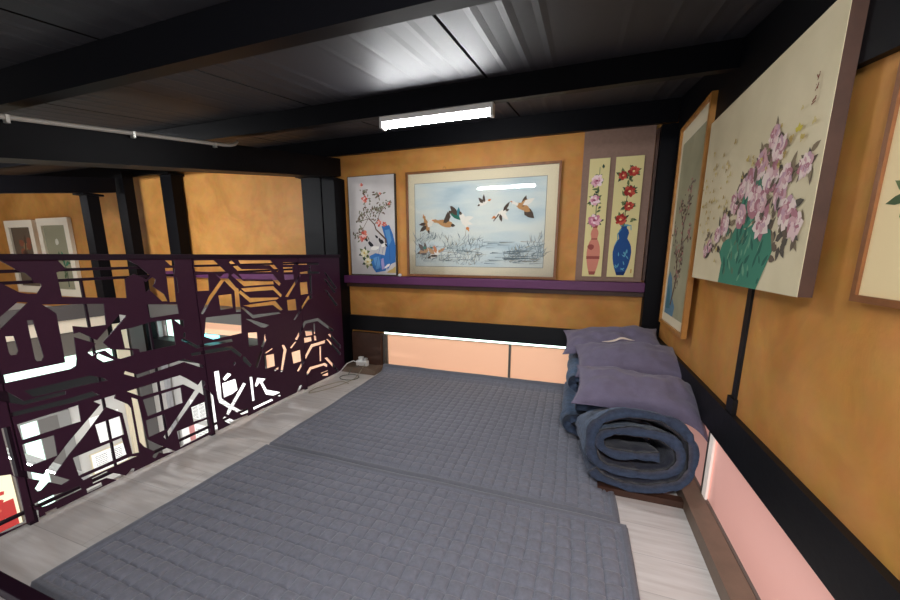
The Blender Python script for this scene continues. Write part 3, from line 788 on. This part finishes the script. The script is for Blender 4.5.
P2 = [(p.x, p.y, .006) for p in resample([(a, b) for a, b, c in pts[2:]], 40)]
m.tube(pts[:2]+P2, .0035, mat('beige_cord', (176, 166, 146), rough=.5)); m.build('cable', label='thin beige cord wandering over the floor boards beside the mat', cat='cord', origin=(-1.8, 2.4, 0))

# ---------------------------------------------------------------- pictures
class Art:
    """painted shapes on a picture plane; (u, v) in 0..1 from the lower left"""
    def __init__(s, o, u, v, n, W, Hh): s.o = Vector(o); s.u = Vector(u); s.v = Vector(v); s.n = Vector(n); s.W = W; s.H = Hh; s.m = MB(); s.k = 0
    def P(s, a, b, d=0.0): return s.o+s.u*(a*s.W)+s.v*(b*s.H)+s.n*d
    def poly(s, pts, m):
        s.k += 1; d = .0006+.0000045*s.k
        s.m.add([s.P(a, b, d) for a, b in pts], [tuple(range(len(pts)))], m)
    def blob(s, a, b, ra, rb, m, n=9, jit=.15, rot=0.0):
        asp = s.W/s.H; pts = []
        for k in range(n):
            t = 2*PI*k/n; j = 1+random.uniform(-jit, jit)
            x = ra*math.cos(t)*j; y = rb*math.sin(t)*j          # in units of H
            pts.append((a+(x*math.cos(rot)-y*math.sin(rot))/asp, b+x*math.sin(rot)+y*math.cos(rot)))
        s.poly(pts, m)
    def stroke(s, pts, w0, w1, m):
        asp = s.W/s.H
        for (p, q), t in zip(zip(pts, pts[1:]), range(len(pts))):
            a = w0+(w1-w0)*t/max(1, len(pts)-1); b = w0+(w1-w0)*(t+1)/max(1, len(pts)-1)
            dx = (q[0]-p[0])*asp; dy = q[1]-p[1]; L = math.hypot(dx, dy) or 1
            nx, ny = -dy/L/asp, dx/L
            s.poly([(p[0]+nx*a, p[1]+ny*a), (p[0]-nx*a, p[1]-ny*a), (q[0]-nx*b, q[1]-ny*b), (q[0]+nx*b, q[1]+ny*b)], m)
    def leaf(s, a, b, L, w, rot, m):
        asp = s.W/s.H; pts = []
        for t, k in ((0, 0), (.3, 1), (.65, .8), (1, 0), (.65, -.8), (.3, -1)):
            x = L*t; y = w*k; pts.append((a+(x*math.cos(rot)-y*math.sin(rot))/asp, b+x*math.sin(rot)+y*math.cos(rot)))
        s.poly(pts, m)
    def flower(s, a, b, r, cols, n=6, layers=2, jit=.25):
        asp = s.W/s.H
        for l in range(layers):
            rr = r*(1-.42*l); o = random.uniform(0, 6)
            for k in range(n):
                t = o+2*PI*k/n
                s.blob(a+rr*.55*math.cos(t)/asp, b+rr*.55*math.sin(t), rr*.5, rr*.38, random.choice(cols), 7, jit, t)
    def build(s, name, parent): return s.m.build(name, parent=parent, origin=parent['org'])
def pm(name, rgb): return mat('paint_'+name, rgb, rough=.75, spec=.2)
XB = (1, 0, 0); ZU = (0, 0, 1); NB = (0, -1, 0)          # back wall axes
YR = (0, -1, 0); NR = (-1, 0, 0)                          # right wall axes (u runs towards the viewer)
def slab(m, o, u, v, n, W, Hh, d0, d1, mt, inset=(0, 0, 0, 0)):
    o, u, v, n = Vector(o), Vector(u), Vector(v), Vector(n)
    l, r, b, t = inset
    Q = [o+u*a+v*c for a, c in ((l, b), (W-r, b), (W-r, Hh-t), (l, Hh-t))]
    m.hexa([q+n*d0 for q in Q]+[q+n*d1 for q in Q], mt)
def frame(m, o, u, v, n, W, Hh, fw, d, mt):
    slab(m, o, u, v, n, W, Hh, 0, d, mt, (0, W-fw, 0, 0)); slab(m, o, u, v, n, W, Hh, 0, d, mt, (W-fw, 0, 0, 0))
    slab(m, o, u, v, n, W, Hh, 0, d, mt, (fw, fw, 0, Hh-fw)); slab(m, o, u, v, n, W, Hh, 0, d, mt, (fw, fw, Hh-fw, 0))
GRN = [pm('leaf_a', (74, 92, 62)), pm('leaf_b', (104, 116, 74)), pm('leaf_c', (58, 74, 58))]
BRN = pm('twig', (96, 74, 58)); TWG = pm('twig_grey', (126, 112, 100))
BLK = pm('black', (38, 38, 42)); WHT = pm('white', (236, 232, 224))

# 1 blossom panel
def pic_blossom():
    W, Hh = .462, .838; o = (-1.932, 2.848, .869)
    t = thing('painting', 'tall pale painted panel of blossom, birds and blue rocks, left of the duck painting', 'picture', o)
    m = MB(); slab(m, o, XB, ZU, NB, W, Hh, 0, .018, pm('panel_edge', (70, 60, 50))); bk = m.build('backing', parent=t)
    m = MB(); slab(m, o, XB, ZU, NB, W, Hh, .018, .019, wash_mat('lilac_paper', [(196, 190, 188), (212, 206, 202)], (2, 2, 2), 3), (.006, .012, .008, .004)); bk = m.build('paper', parent=t)
    o2 = Vector(o)+Vector(NB)*.019
    A = Art(o2, XB, ZU, NB, W, Hh)
    bl = [pm('rock_blue', (58, 112, 176)), pm('rock_blue_b', (92, 146, 196)), pm('rock_blue_c', (44, 84, 140))]
    A.poly([(.70, .50), (.86, .51), (.93, .42), (.98, .30), (.97, .14), (.88, .12), (.80, .06), (.74, .20), (.80, .32)], bl[0])
    A.poly([(.76, .46), (.86, .47), (.90, .36), (.84, .30)], bl[1])
    A.poly([(.42, .20), (.55, .23), (.74, .21), (.80, .10), (.76, .05), (.55, .03), (.48, .08)], bl[0])
    A.poly([(.50, .18), (.62, .20), (.66, .08), (.55, .06)], bl[1])
    A.poly([(.66, .17), (.72, .18), (.74, .07), (.68, .06)], pm('lav', (160, 150, 196)))
    for _ in range(10): A.stroke([(random.uniform(.46, .9), random.uniform(.06, .4)), (random.uniform(.5, .92), random.uniform(.06, .4))][:1]+[(random.uniform(.5, .92), random.uniform(.05, .2))], .001, .003, bl[2]) if _ < 3 else None
    A.poly([(.78, .03), (.97, .03), (.97, .10), (.9, .07), (.82, .05)], pm('sand', (196, 168, 104)))
    A.blob(.80, .10, .04, .012, WHT, rot=.6)
    tr = [(.78, .30), (.78, .37), (.66, .43), (.58, .47), (.55, .52), (.48, .56), (.42, .58)]
    A.stroke(tr, .010, .004, BRN); A.stroke([(.55, .52), (.62, .56), (.66, .62), (.62, .70)], .004, .002, BRN); A.stroke([(.48, .56), (.40, .62), (.36, .72), (.34, .86)], .004, .002, BRN)
    A.stroke([(.42, .58), (.3, .56), (.2, .55)], .003, .002, BRN); A.stroke([(.66, .62), (.76, .68), (.86, .72)], .003, .001, BRN); A.stroke([(.42, .58), (.30, .48), (.22, .40)], .003, .001, BRN)
    for _ in range(190):
        c = random.choice([(.34, .84), (.36, .76), (.3, .62), (.22, .57), (.26, .48), (.2, .42), (.5, .64), (.62, .68), (.72, .66), (.84, .72), (.62, .80), (.42, .66), (.54, .58), (.32, .40)])
        a = c[0]+random.gauss(0, .045); b = c[1]+random.gauss(0, .022)
        if .06 < a < .95: A.leaf(a, b, random.uniform(.02, .042), .0075, random.uniform(0, 6.28), random.choice([TWG, pm('leaf_grey', (132, 130, 108)), pm('leaf_dim', (110, 112, 92)), BRN]))
    for a, b, r in ((.30, .91, .018), (.36, .77, .03), (.33, .42, .036), (.28, .37, .022), (.66, .53, .03), (.76, .52, .022), (.87, .72, .014), (.24, .40, .016), (.68, .82, .012)):
        A.flower(a, b, r*1.25, [pm('red_fl', (196, 84, 72)), pm('coral_fl', (214, 120, 100)), pm('pinkw', (226, 190, 182))], 5, 2)
    for a, b in ((.46, .32), (.68, .35)):
        A.blob(a, b, .036, .020, BLK, rot=-.6); A.blob(a+.06, b-.035, .034, .018, WHT, rot=.4); A.leaf(a-.06, b+.03, .05, .012, 2.4, BLK); A.blob(a-.03, b+.02, .012, .012, BLK); A.leaf(a+.08, b-.02, .05, .010, -.9, BLK)
    A.blob(.55, .28, .05, .02, WHT, rot=.1)
    for a, b in ((.31, .23), (.38, .14)):
        for k in range(6): A.leaf(a, b, .075, .018, k*1.05+a, random.choice(GRN))
        A.flower(a, b, .042, [pm('ivory', (232, 224, 190)), pm('ivory_b', (216, 206, 160))], 7, 2); A.blob(a, b, .01, .01, pm('yolk', (206, 170, 80)))
    A.build('artwork', bk)
pic_blossom()

# 2 big duck painting
def pic_ducks():
    W, Hh = 1.215, .832; o = (-1.367, 2.848, .872)
    t = thing('framed_painting', 'wide framed painting of ducks flying over a reedy pond, below the tube lamp', 'painting', o)
    m = MB(); frame(m, o, XB, ZU, NB, W, Hh, .016, .035, WOOD); m.build('frame', parent=t)
    m = MB(); slab(m, o, XB, ZU, NB, W, Hh, .004, .016, CREAM, (.012, .012, .012, .012)); bk = m.build('mount', parent=t)
    iw, ih = .862*W, .79*Hh; o2 = Vector(o)+Vector(XB)*(.06*W)+Vector(ZU)*(.10*Hh)+Vector(NB)*.0165
    A = Art(o2, XB, ZU, NB, iw, ih)
    A.k = -60; A.poly([(0, 0), (1, 0), (1, 1), (0, 1)], wash_mat('pond_wash', [(168, 188, 196), (198, 210, 210), (216, 220, 212), (206, 214, 212)], (1.2, 3, 4.5), 1.5))
    A.k = -30; ln = pm('thin_line', (140, 140, 132))
    for p in (((0, 0), (1, 0)), ((1, 0), (1, 1)), ((1, 1), (0, 1)), ((0, 1), (0, 0))): A.stroke(list(p), .003, .003, ln)
    A.k = 1
    rd = [pm('reed_a', (116, 132, 138)), pm('reed_b', (146, 158, 158)), pm('reed_c', (92, 108, 112)), pm('reed_d', (152, 146, 124))]
    for _ in range(420):
        if random.random() < .62: a = random.uniform(.0, .55); b = .40-.34*random.random()**.8-a*.12
        else: a = random.uniform(.72, 1.0); b = random.uniform(.06, .36)*(a-.55)*2.2
        A.leaf(a, max(.02, b), random.uniform(.04, .12), .0032, random.uniform(.2, 2.3), random.choice(rd))
    for _ in range(70):
        a = random.uniform(.05, .95); b = random.uniform(.04, .30)
        A.stroke([(a, b), (min(1, a+random.uniform(.04, .13)), b+random.uniform(-.008, .008))], .004, .001, random.choice(rd))
    for _ in range(14):
        a = random.uniform(.7, .85); b = random.uniform(.05, .22); A.stroke([(a, b), (a+.13, b)], .005, .001, rd[2])
    tan = pm('duck_tan', (186, 140, 92)); dk = pm('duck_dark', (84, 70, 60)); wh = pm('duck_white', (232, 226, 214)); gr = pm('duck_green', (44, 112, 92)); tl = pm('duck_teal', (66, 130, 140)); org = pm('duck_org', (206, 128, 70))
    def duck(a, b, s, rot, body, wing, head, neck=1, w2=None, wd=1.9):
        s *= 1.45
        A.blob(a, b, s, s*.42, body, 11, .06, rot)
        asp = iw/ih; f = lambda L, t: (a+L*math.cos(t)/asp, b+L*math.sin(t))
        A.leaf(*f(0, 0), s*1.5, s*.34, rot+wd, wing); A.leaf(*f(s*.3, rot), s*1.25, s*.26, rot+wd-.55, w2 or wing)
        h = f(s*1.35, rot); A.stroke([f(s*.7, rot), h], s*.2, s*.14, wh if neck else head); A.blob(*h, s*.26, s*.22, head, 8, .05); A.leaf(*f(s*1.5, rot), s*.35, s*.09, rot, org)
        A.leaf(*f(-s*.7, rot), s*.6, s*.2, rot+PI, dk)
    duck(.10, .50, .055, 1.9, tan, dk, tan, 0); A.leaf(.11, .48, .13, .035, 1.0, wh)
    duck(.255, .52, .07, 2.9, tan, dk, tan, 0, wd=-1.7); A.leaf(.27, .54, .12, .03, 1.5, dk)
    duck(.345, .61, .062, -.5, gr, dk, dk, 0, tl, wd=2.6); A.leaf(.35, .62, .14, .03, 2.3, dk)
    duck(.40, .56, .06, -1.1, wh, wh, org, 1, wd=1.3)
    duck(.55, .74, .04, .4, wh, dk, org, 1); A.leaf(.555, .75, .09, .016, 1.6, dk)
    duck(.69, .62, .05, 3.6, wh, wh, org, 1, dk); A.leaf(.70, .64, .13, .02, .95, dk); A.stroke([(.67, .61), (.63, .53)], .008, .004, dk)
    duck(.84, .68, .06, 2.7, tan, dk, wh, 1, tan, wd=-1.4); A.leaf(.85, .66, .16, .045, -.75, dk); A.leaf(.84, .70, .15, .03, .5, wh); A.leaf(.845, .67, .09, .03, -.5, tan)
    duck(.075, .19, .055, .35, tan, dk, gr, 1); A.blob(.08, .23, .024, .02, gr)
    duck(.165, .15, .058, .5, wh, tan, tan, 0, org); A.blob(.16, .13, .05, .014, dk); A.blob(.07, .155, .05, .012, dk)
    A.build('artwork', bk)
    m = MB(); slab(m, o, XB, ZU, NB, W, Hh, .0235, .0245, GLASS, (.015, .015, .015, .015)); m.build('glass', parent=t)
    for x in (.27, .70):
        m = MB(); c = Vector(o)+Vector(XB)*(x*W)+Vector(ZU)*(Hh+.012)+Vector(NB)*.012
        m.tube([c+Vector((.012*math.cos(a), 0, .012*math.sin(a))) for a in [2*PI*k/12 for k in range(13)]], .0025, mat('brass', (170, 130, 70), rough=.3, metal=.8), 6); m.build('hanger', parent=t)
pic_ducks()

# 3 brown board with two vase panels
box('display_board', (-0.012, 2.836, .868), (0.425, 2.849, 1.888), mat('mauve_brown_cloth', (136, 108, 94), rough=.8, var=.08, scale=50), label='mauve brown cloth-covered board behind the two vase pictures', cat='board')
def pic_vase(label, o, W, Hh, vase_cols, fl, seed, handle=False):
    random.seed(seed)
    t = thing('painting', label, 'picture', o, 'vase pictures on the cloth board')
    m = MB(); slab(m, o, XB, ZU, NB, W, Hh, 0, .008, pm('vase_paper', (222, 208, 150))); bk = m.build('paper', parent=t)
    A = Art(Vector(o)+Vector(NB)*.008, XB, ZU, NB, W, Hh)
    c0, c1, c2 = vase_cols
    prof = [(.0, .14), (.02, .17), (.06, .24), (.10, .29), (.15, .33), (.20, .345), (.25, .31), (.29, .23), (.315, .15), (.335, .17), (.36, .20), (.385, .17), (.405, .10), (.425, .11), (.435, .15)]
    cx = .5
    A.poly([(cx-r, .015+z) for z, r in prof]+[(cx+r, .015+z) for z, r in prof[::-1]], c0)
    A.poly([(cx-.14, .015), (cx+.14, .015), (cx+.19, .045), (cx-.19, .045)], c1)
    if not handle:
        A.poly([(cx-.34, .155), (cx+.34, .155), (cx+.345, .18), (cx-.345, .18)], c1); A.blob(cx-.15, .26, .03, .025, c1); A.poly([(cx-.15, .325), (cx+.15, .325), (cx+.16, .335), (cx-.16, .335)], c1)
        A.poly([(cx-.10, .425), (cx+.11, .425), (cx+.15, .45), (cx-.15, .45)], c1)
    else:
        for _ in range(14): A.leaf(cx+random.uniform(-.2, .2), random.uniform(.06, .28), .04, .005, random.uniform(0, 6), c2)
        A.stroke([(cx-.1, .41), (cx-.22, .37), (cx-.2, .32), (cx-.3, .27)], .004, .003, c2); A.stroke([(cx+.12, .44), (cx+.24, .44), (cx+.26, .40)], .004, .003, c2)
        A.poly([(cx-.15, .435), (cx+.15, .435), (cx+.15, .45), (cx-.15, .45)], c2)
    A.stroke([(cx, .45), (cx-.02, .6), (cx+.03, .75), (cx+.02, .93)], .004, .002, GRN[0])
    for (a, b, r) in fl:
        for k in range(7): A.leaf(a, b, random.uniform(.05, .075), .013, random.uniform(0, 6.28), random.choice(GRN))
    for k in range(16): A.leaf(cx+random.uniform(-.22, .22), random.uniform(.46, .93), random.uniform(.03, .055), .010, random.uniform(0, 6.28), random.choice(GRN))
    cols = [pm('rose', (224, 172, 184)), pm('rose_l', (240, 214, 218)), pm('rose_d', (196, 122, 144))] if not handle else [pm('crimson', (176, 56, 48)), pm('crimson_d', (150, 42, 40)), pm('scarlet', (202, 86, 70))]
    for (a, b, r) in fl:
        A.flower(a, b, r, cols, 7, 2); A.blob(a, b, r*.22, r*.2, pm('rose_core', (150, 70, 96)) if not handle else pm('core_y', (232, 206, 150)))
    if handle: A.poly([(.87, .035), (.92, .035), (.92, .07), (.87, .07)], pm('seal', (196, 150, 90)))
    A.build('artwork', bk)
pic_vase('narrow cream picture of a pink vase with pale roses', (.034, 2.835, .90), .130, .80, [pm('vase_pink', (206, 132, 112)), pm('vase_pink_d', (150, 78, 70)), WHT], [(.42, .82, .05), (.36, .66, .045), (.44, .49, .055)], 3)
pic_vase('narrow cream picture of a dark blue vase with red flowers', (.200, 2.835, .90), .172, .80, [pm('vase_blue', (38, 76, 132)), pm('vase_blue_d', (28, 52, 100)), pm('vase_teal', (96, 158, 180))], [(.30, .85, .036), (.66, .88, .042), (.58, .72, .045), (.60, .60, .038), (.34, .49, .045)], 4, True)
random.seed(21)
box('picture_rail', (0.428, 2.80, .88), (0.442, 2.85, 1.85), DWOOD, label='thin dark upright batten right of the vase pictures', cat='batten')

# 4 tall framed picture on the right wall
def pic_tall():
    W, Hh = .53, 1.125; o = (.535, 2.575, .64)
    t = thing('framed_painting', 'tall narrow gold-brown framed blossom painting beside the corner column', 'painting', o)
    m = MB(); m.box((.535, 2.2, 1.2), (.56, 2.4, 1.26), DWOOD); m.build('hanging_batten', parent=t)
    GW = mat('gold_wood', (172, 116, 52), rough=.4, var=.15, scale=20)
    m = MB(); frame(m, o, YR, ZU, NR, W, Hh, .02, .024, GW); m.build('frame', parent=t)
    m = MB(); slab(m, o, YR, ZU, NR, W, Hh, .002, .012, CREAM, (.015, .015, .015, .015)); bk = m.build('mount', parent=t)
    W2, H2 = W-.13, Hh-.17; o2 = Vector(o)+Vector(YR)*.065+Vector(ZU)*.07+Vector(NR)*.0125
    A = Art(o2, YR, ZU, NR, W2, H2); A.k = -60
    A.poly([(0, 0), (1, 0), (1, 1), (0, 1)], wash_mat('sage_wash', [(150, 148, 120), (172, 166, 136)], (2, 2, 2), 3)); A.k = 1
    bl = pm('mist_blue', (96, 130, 150))
    A.poly([(0, 0), (.5, 0), (.55, .06), (.35, .12), (.25, .22), (.1, .26), (0, .22)], bl); A.poly([(.05, .03), (.3, .04), (.2, .14), (.08, .18)], pm('mist_teal', (70, 116, 128)))
    A.stroke([(.30, .06), (.45, .2), (.40, .32), (.55, .42), (.50, .52), (.66, .62), (.7, .72)], .012, .003, BRN)
    for p in ([(.4, .32), (.2, .4), (.12, .5)], [(.55, .42), (.8, .46), (.9, .52)], [(.5, .52), (.32, .6), (.3, .68)]): A.stroke(p, .005, .002, BRN)
    for _ in range(190):
        c = random.choice([(.45, .24), (.3, .38), (.15, .47), (.55, .42), (.8, .47), (.5, .54), (.34, .62), (.64, .62), (.7, .7), (.6, .34)])
        A.blob(c[0]+random.gauss(0, .07), c[1]+random.gauss(0, .03), random.uniform(.007, .017), random.uniform(.005, .012), random.choice([BRN, pm('dusty_pink', (170, 120, 112)), pm('umber', (104, 88, 78)), TWG]))
    A.build('artwork', bk)
pic_tall()

# 5 big peony canvas
def pic_peony():
    W, Hh = .868, .655; o = (.535, 1.966, .952)
    t = thing('canvas_painting', 'large unframed cream canvas of pink peonies on green rock, on the right wall', 'painting', o)
    m = MB(); m.box((.535, 1.4, 1.38), (.56, 1.7, 1.44), DWOOD); m.build('hanging_batten', parent=t)
    m = MB(); slab(m, o, YR, ZU, NR, W, Hh, 0, .029, DWOOD); m.build('stretcher', parent=t)
    m = MB(); slab(m, o, YR, ZU, NR, W, Hh, .029, .030, wash_mat('silk_cream', [(210, 196, 160), (224, 210, 176)], (2, 2, 2), 2.5)); bk = m.build('canvas', parent=t)
    A = Art(Vector(o)+Vector(NR)*.030, YR, ZU, NR, W, Hh)
    gs = [pm('jade', (70, 132, 108)), pm('jade_d', (48, 98, 84)), pm('jade_l', (110, 160, 130)), pm('jade_b', (92, 120, 96))]
    # leaves behind
    lf = [pm('dull_leaf', (112, 96, 82)), pm('dull_leaf_b', (136, 120, 96)), pm('dull_leaf_c', (92, 84, 74))]
    fl = [(.56, .70, .07), (.50, .62, .075), (.63, .60, .075), (.40, .53, .06), (.55, .50, .08), (.70, .50, .06), (.80, .60, .05), (.33, .40, .07), (.62, .37, .08), (.75, .40, .07), (.80, .33, .055), (.47, .43, .06), (.20, .26, .045), (.66, .74, .06), (.62, .82, .05), (.28, .34, .05), (.16, .22, .04), (.45, .60, .05), (.72, .58, .055), (.60, .48, .06)]
    fl = [(.60+(a-.52)*1.18, b*.80, r) for a, b, r in fl]
    for a, b, r in fl:
        for k in range(7): A.leaf(a+random.gauss(0, .02), b+random.gauss(0, .03), r*random.uniform(1.1, 1.7), r*.26, random.uniform(0, 6.28), random.choice(lf))
    for _ in range(26): A.leaf(.84+random.gauss(0, .05), .22+random.gauss(0, .05), .06, .016, random.uniform(0, 6.28), random.choice(lf))
    # rock
    SH = lambda P: [(a+.09, b*.92) for a, b in P]
    A.poly(SH([(.30, .0), (.31, .12), (.27, .18), (.30, .25), (.38, .27), (.42, .34), (.50, .30), (.58, .33), (.70, .28), (.73, .18), (.69, .08), (.66, .0)]), gs[0])
    A.poly(SH([(.44, .30), (.42, .42), (.46, .52), (.56, .55), (.60, .48), (.58, .36), (.52, .31)]), gs[0])
    for _ in range(90):
        a = random.uniform(.42, .77); b = random.uniform(.02, .26) if random.random() < .7 else random.uniform(.3, .5)
        if b > .28: a = random.uniform(.54, .66)
        A.leaf(a, b, random.uniform(.03, .09), random.uniform(.006, .016), random.uniform(.7, 2.2), random.choice(gs[1:]))
    pk = [pm('peony', (208, 164, 166)), pm('peony_l', (226, 196, 192)), pm('peony_d', (178, 122, 130)), pm('peony_m', (196, 158, 168)), pm('peony_w', (232, 212, 202))]
    for a, b, r in fl:
        r *= .98
        for k in range(3): A.leaf(a+random.gauss(0, .03), b+random.gauss(0, .04), r*1.1, r*.24, random.uniform(0, 6.28), random.choice(lf))
        A.flower(a, b, r, pk, 8, 3, .3)
        for _ in range(6): A.leaf(a+random.gauss(0, r*.3), b+random.gauss(0, r*.4), r*.35, r*.06, random.uniform(0, 6.28), random.choice(pk))
    # gold butterflies
    gd = [pm('gold', (196, 172, 96)), pm('gold_b', (178, 150, 90)), pm('gold_c', (206, 186, 126))]
    for _ in range(62):
        if random.random() < .7: a = random.uniform(.03, .40); b = .30+random.gauss(.15, .16)+a*.2
        else: a = random.uniform(.5, .95); b = random.uniform(.5, .72)
        if not (.03 < b < .86): continue
        s = random.uniform(.012, .024); r = random.uniform(0, 6.28); c = random.choice(gd)
        A.leaf(a, b, s, s*.4, r, c); A.leaf(a, b, s, s*.4, r+1.4, c); A.leaf(a, b, s*.6, s*.25, r+3.6, random.choice(gd))
    for r in (.4, 1.6, 2.6): A.leaf(.87, .62, .03, .010, r, pm('yellow', (206, 188, 76)))
    ink = pm('rust_ink', (132, 76, 56))
    for b in (.775, .74, .70):
        for k in range(4): A.stroke([(.925+random.uniform(-.012, .012), b+random.uniform(-.014, .014)), (.925+random.uniform(-.012, .012), b+random.uniform(-.014, .014))], .0035, .002, ink)
    A.build('artwork', bk)
pic_peony()

# 6 framed picture at the right edge
def pic_edge():
    W, Hh = .40, .455; o = (.559, .99, .958)
    t = thing('framed_painting', 'wood framed cream painting with green leaves at the right edge', 'painting', o)
    m = MB(); frame(m, o, YR, ZU, NR, W, Hh, .014, .016, WOOD); m.build('frame', parent=t)
    m = MB(); slab(m, o, YR, ZU, NR, W, Hh, .002, .010, pm('warm_silk', (232, 208, 160)), (.01, .01, .01, .01)); bk = m.build('canvas', parent=t)
    A = Art(Vector(o)+Vector(NR)*.0102, YR, ZU, NR, W, Hh)
    for r, L in ((2.6, .13), (3.3, .14), (1.6, .10), (4.2, .10), (.3, .2), (5.0, .11), (2.0, .09)): A.leaf(.24, .44, L, .022, r, random.choice(GRN))
    A.stroke([(.24, .44), (.4, .46), (.6, .5)], .006, .003, GRN[0])
    A.blob(.25, .72, .03, .05, pm('grey_bird', (196, 184, 170))); A.flower(.65, .5, .1, [pm('peony', (204, 150, 156))], 7, 2)
    A.build('artwork', bk)
pic_edge()

# 7 two framed pictures on the far orange wall at left
def pic_far(label, o, W, Hh, bg, kind):
    t = thing('framed_picture', label, 'picture', o, 'pictures on the distant wall')
    m = MB(); frame(m, o, XB, ZU, NB, W, Hh, .09, .04, pm('white_frame', (236, 222, 200))); m.build('frame', parent=t)
    m = MB(); slab(m, o, XB, ZU, NB, W, Hh, .002, .02, bg, (.08, .08, .08, .08)); bk = m.build('backing', parent=t)
    A = Art(Vector(o)+Vector(NB)*.0205, XB, ZU, NB, W, Hh)
    if kind:
        for k in range(7): A.blob(.5+random.gauss(0, .1), .6+random.gauss(0, .1), .06, .05, random.choice([pm('russet', (140, 84, 62)), pm('dun', (150, 124, 92)), DWOOD]))
        A.stroke([(.3, .3), (.5, .5), (.6, .8)], .02, .01, DWOOD)
    else:
        A.blob(.5, .70, .04, .04, pm('moon', (210, 204, 186)))
        for k in range(12): A.leaf(.62+random.gauss(0, .05), .40+random.gauss(0, .08), .10, .02, random.uniform(0, 6.28), random.choice([pm('viridian', (58, 120, 92)), GRN[0]]))
        A.stroke([(.62, .12), (.64, .3), (.6, .45)], .01, .006, GRN[2])
    A.build('artwork', bk)
pic_far('white framed brownish picture at the far left edge on the distant orange wall', (-7.42, 2.846, .52), .66, .96, pm('umber_bg', (104, 88, 72)), True)
pic_far('white framed grey picture with a moon and green plant on the distant orange wall', (-6.66, 2.846, .50), .67, .99, pm('olive_bg', (150, 144, 118)), False)

# ---------------------------------------------------------------- world and view
wd = bpy.data.worlds.new('world'); scn.world = wd; wd.use_nodes = True
wd.node_tree.nodes['Background'].inputs['Color'].default_value = (.95, .97, 1, 1)
wd.node_tree.nodes['Background'].inputs['Strength'].default_value = 0.25
scn.view_settings.view_transform = 'Standard'; scn.view_settings.look = 'None'
scn.view_settings.exposure = 1.9; scn.view_settings.gamma = 1.0; scn.view_settings.use_curve_mapping = False
fix_org()
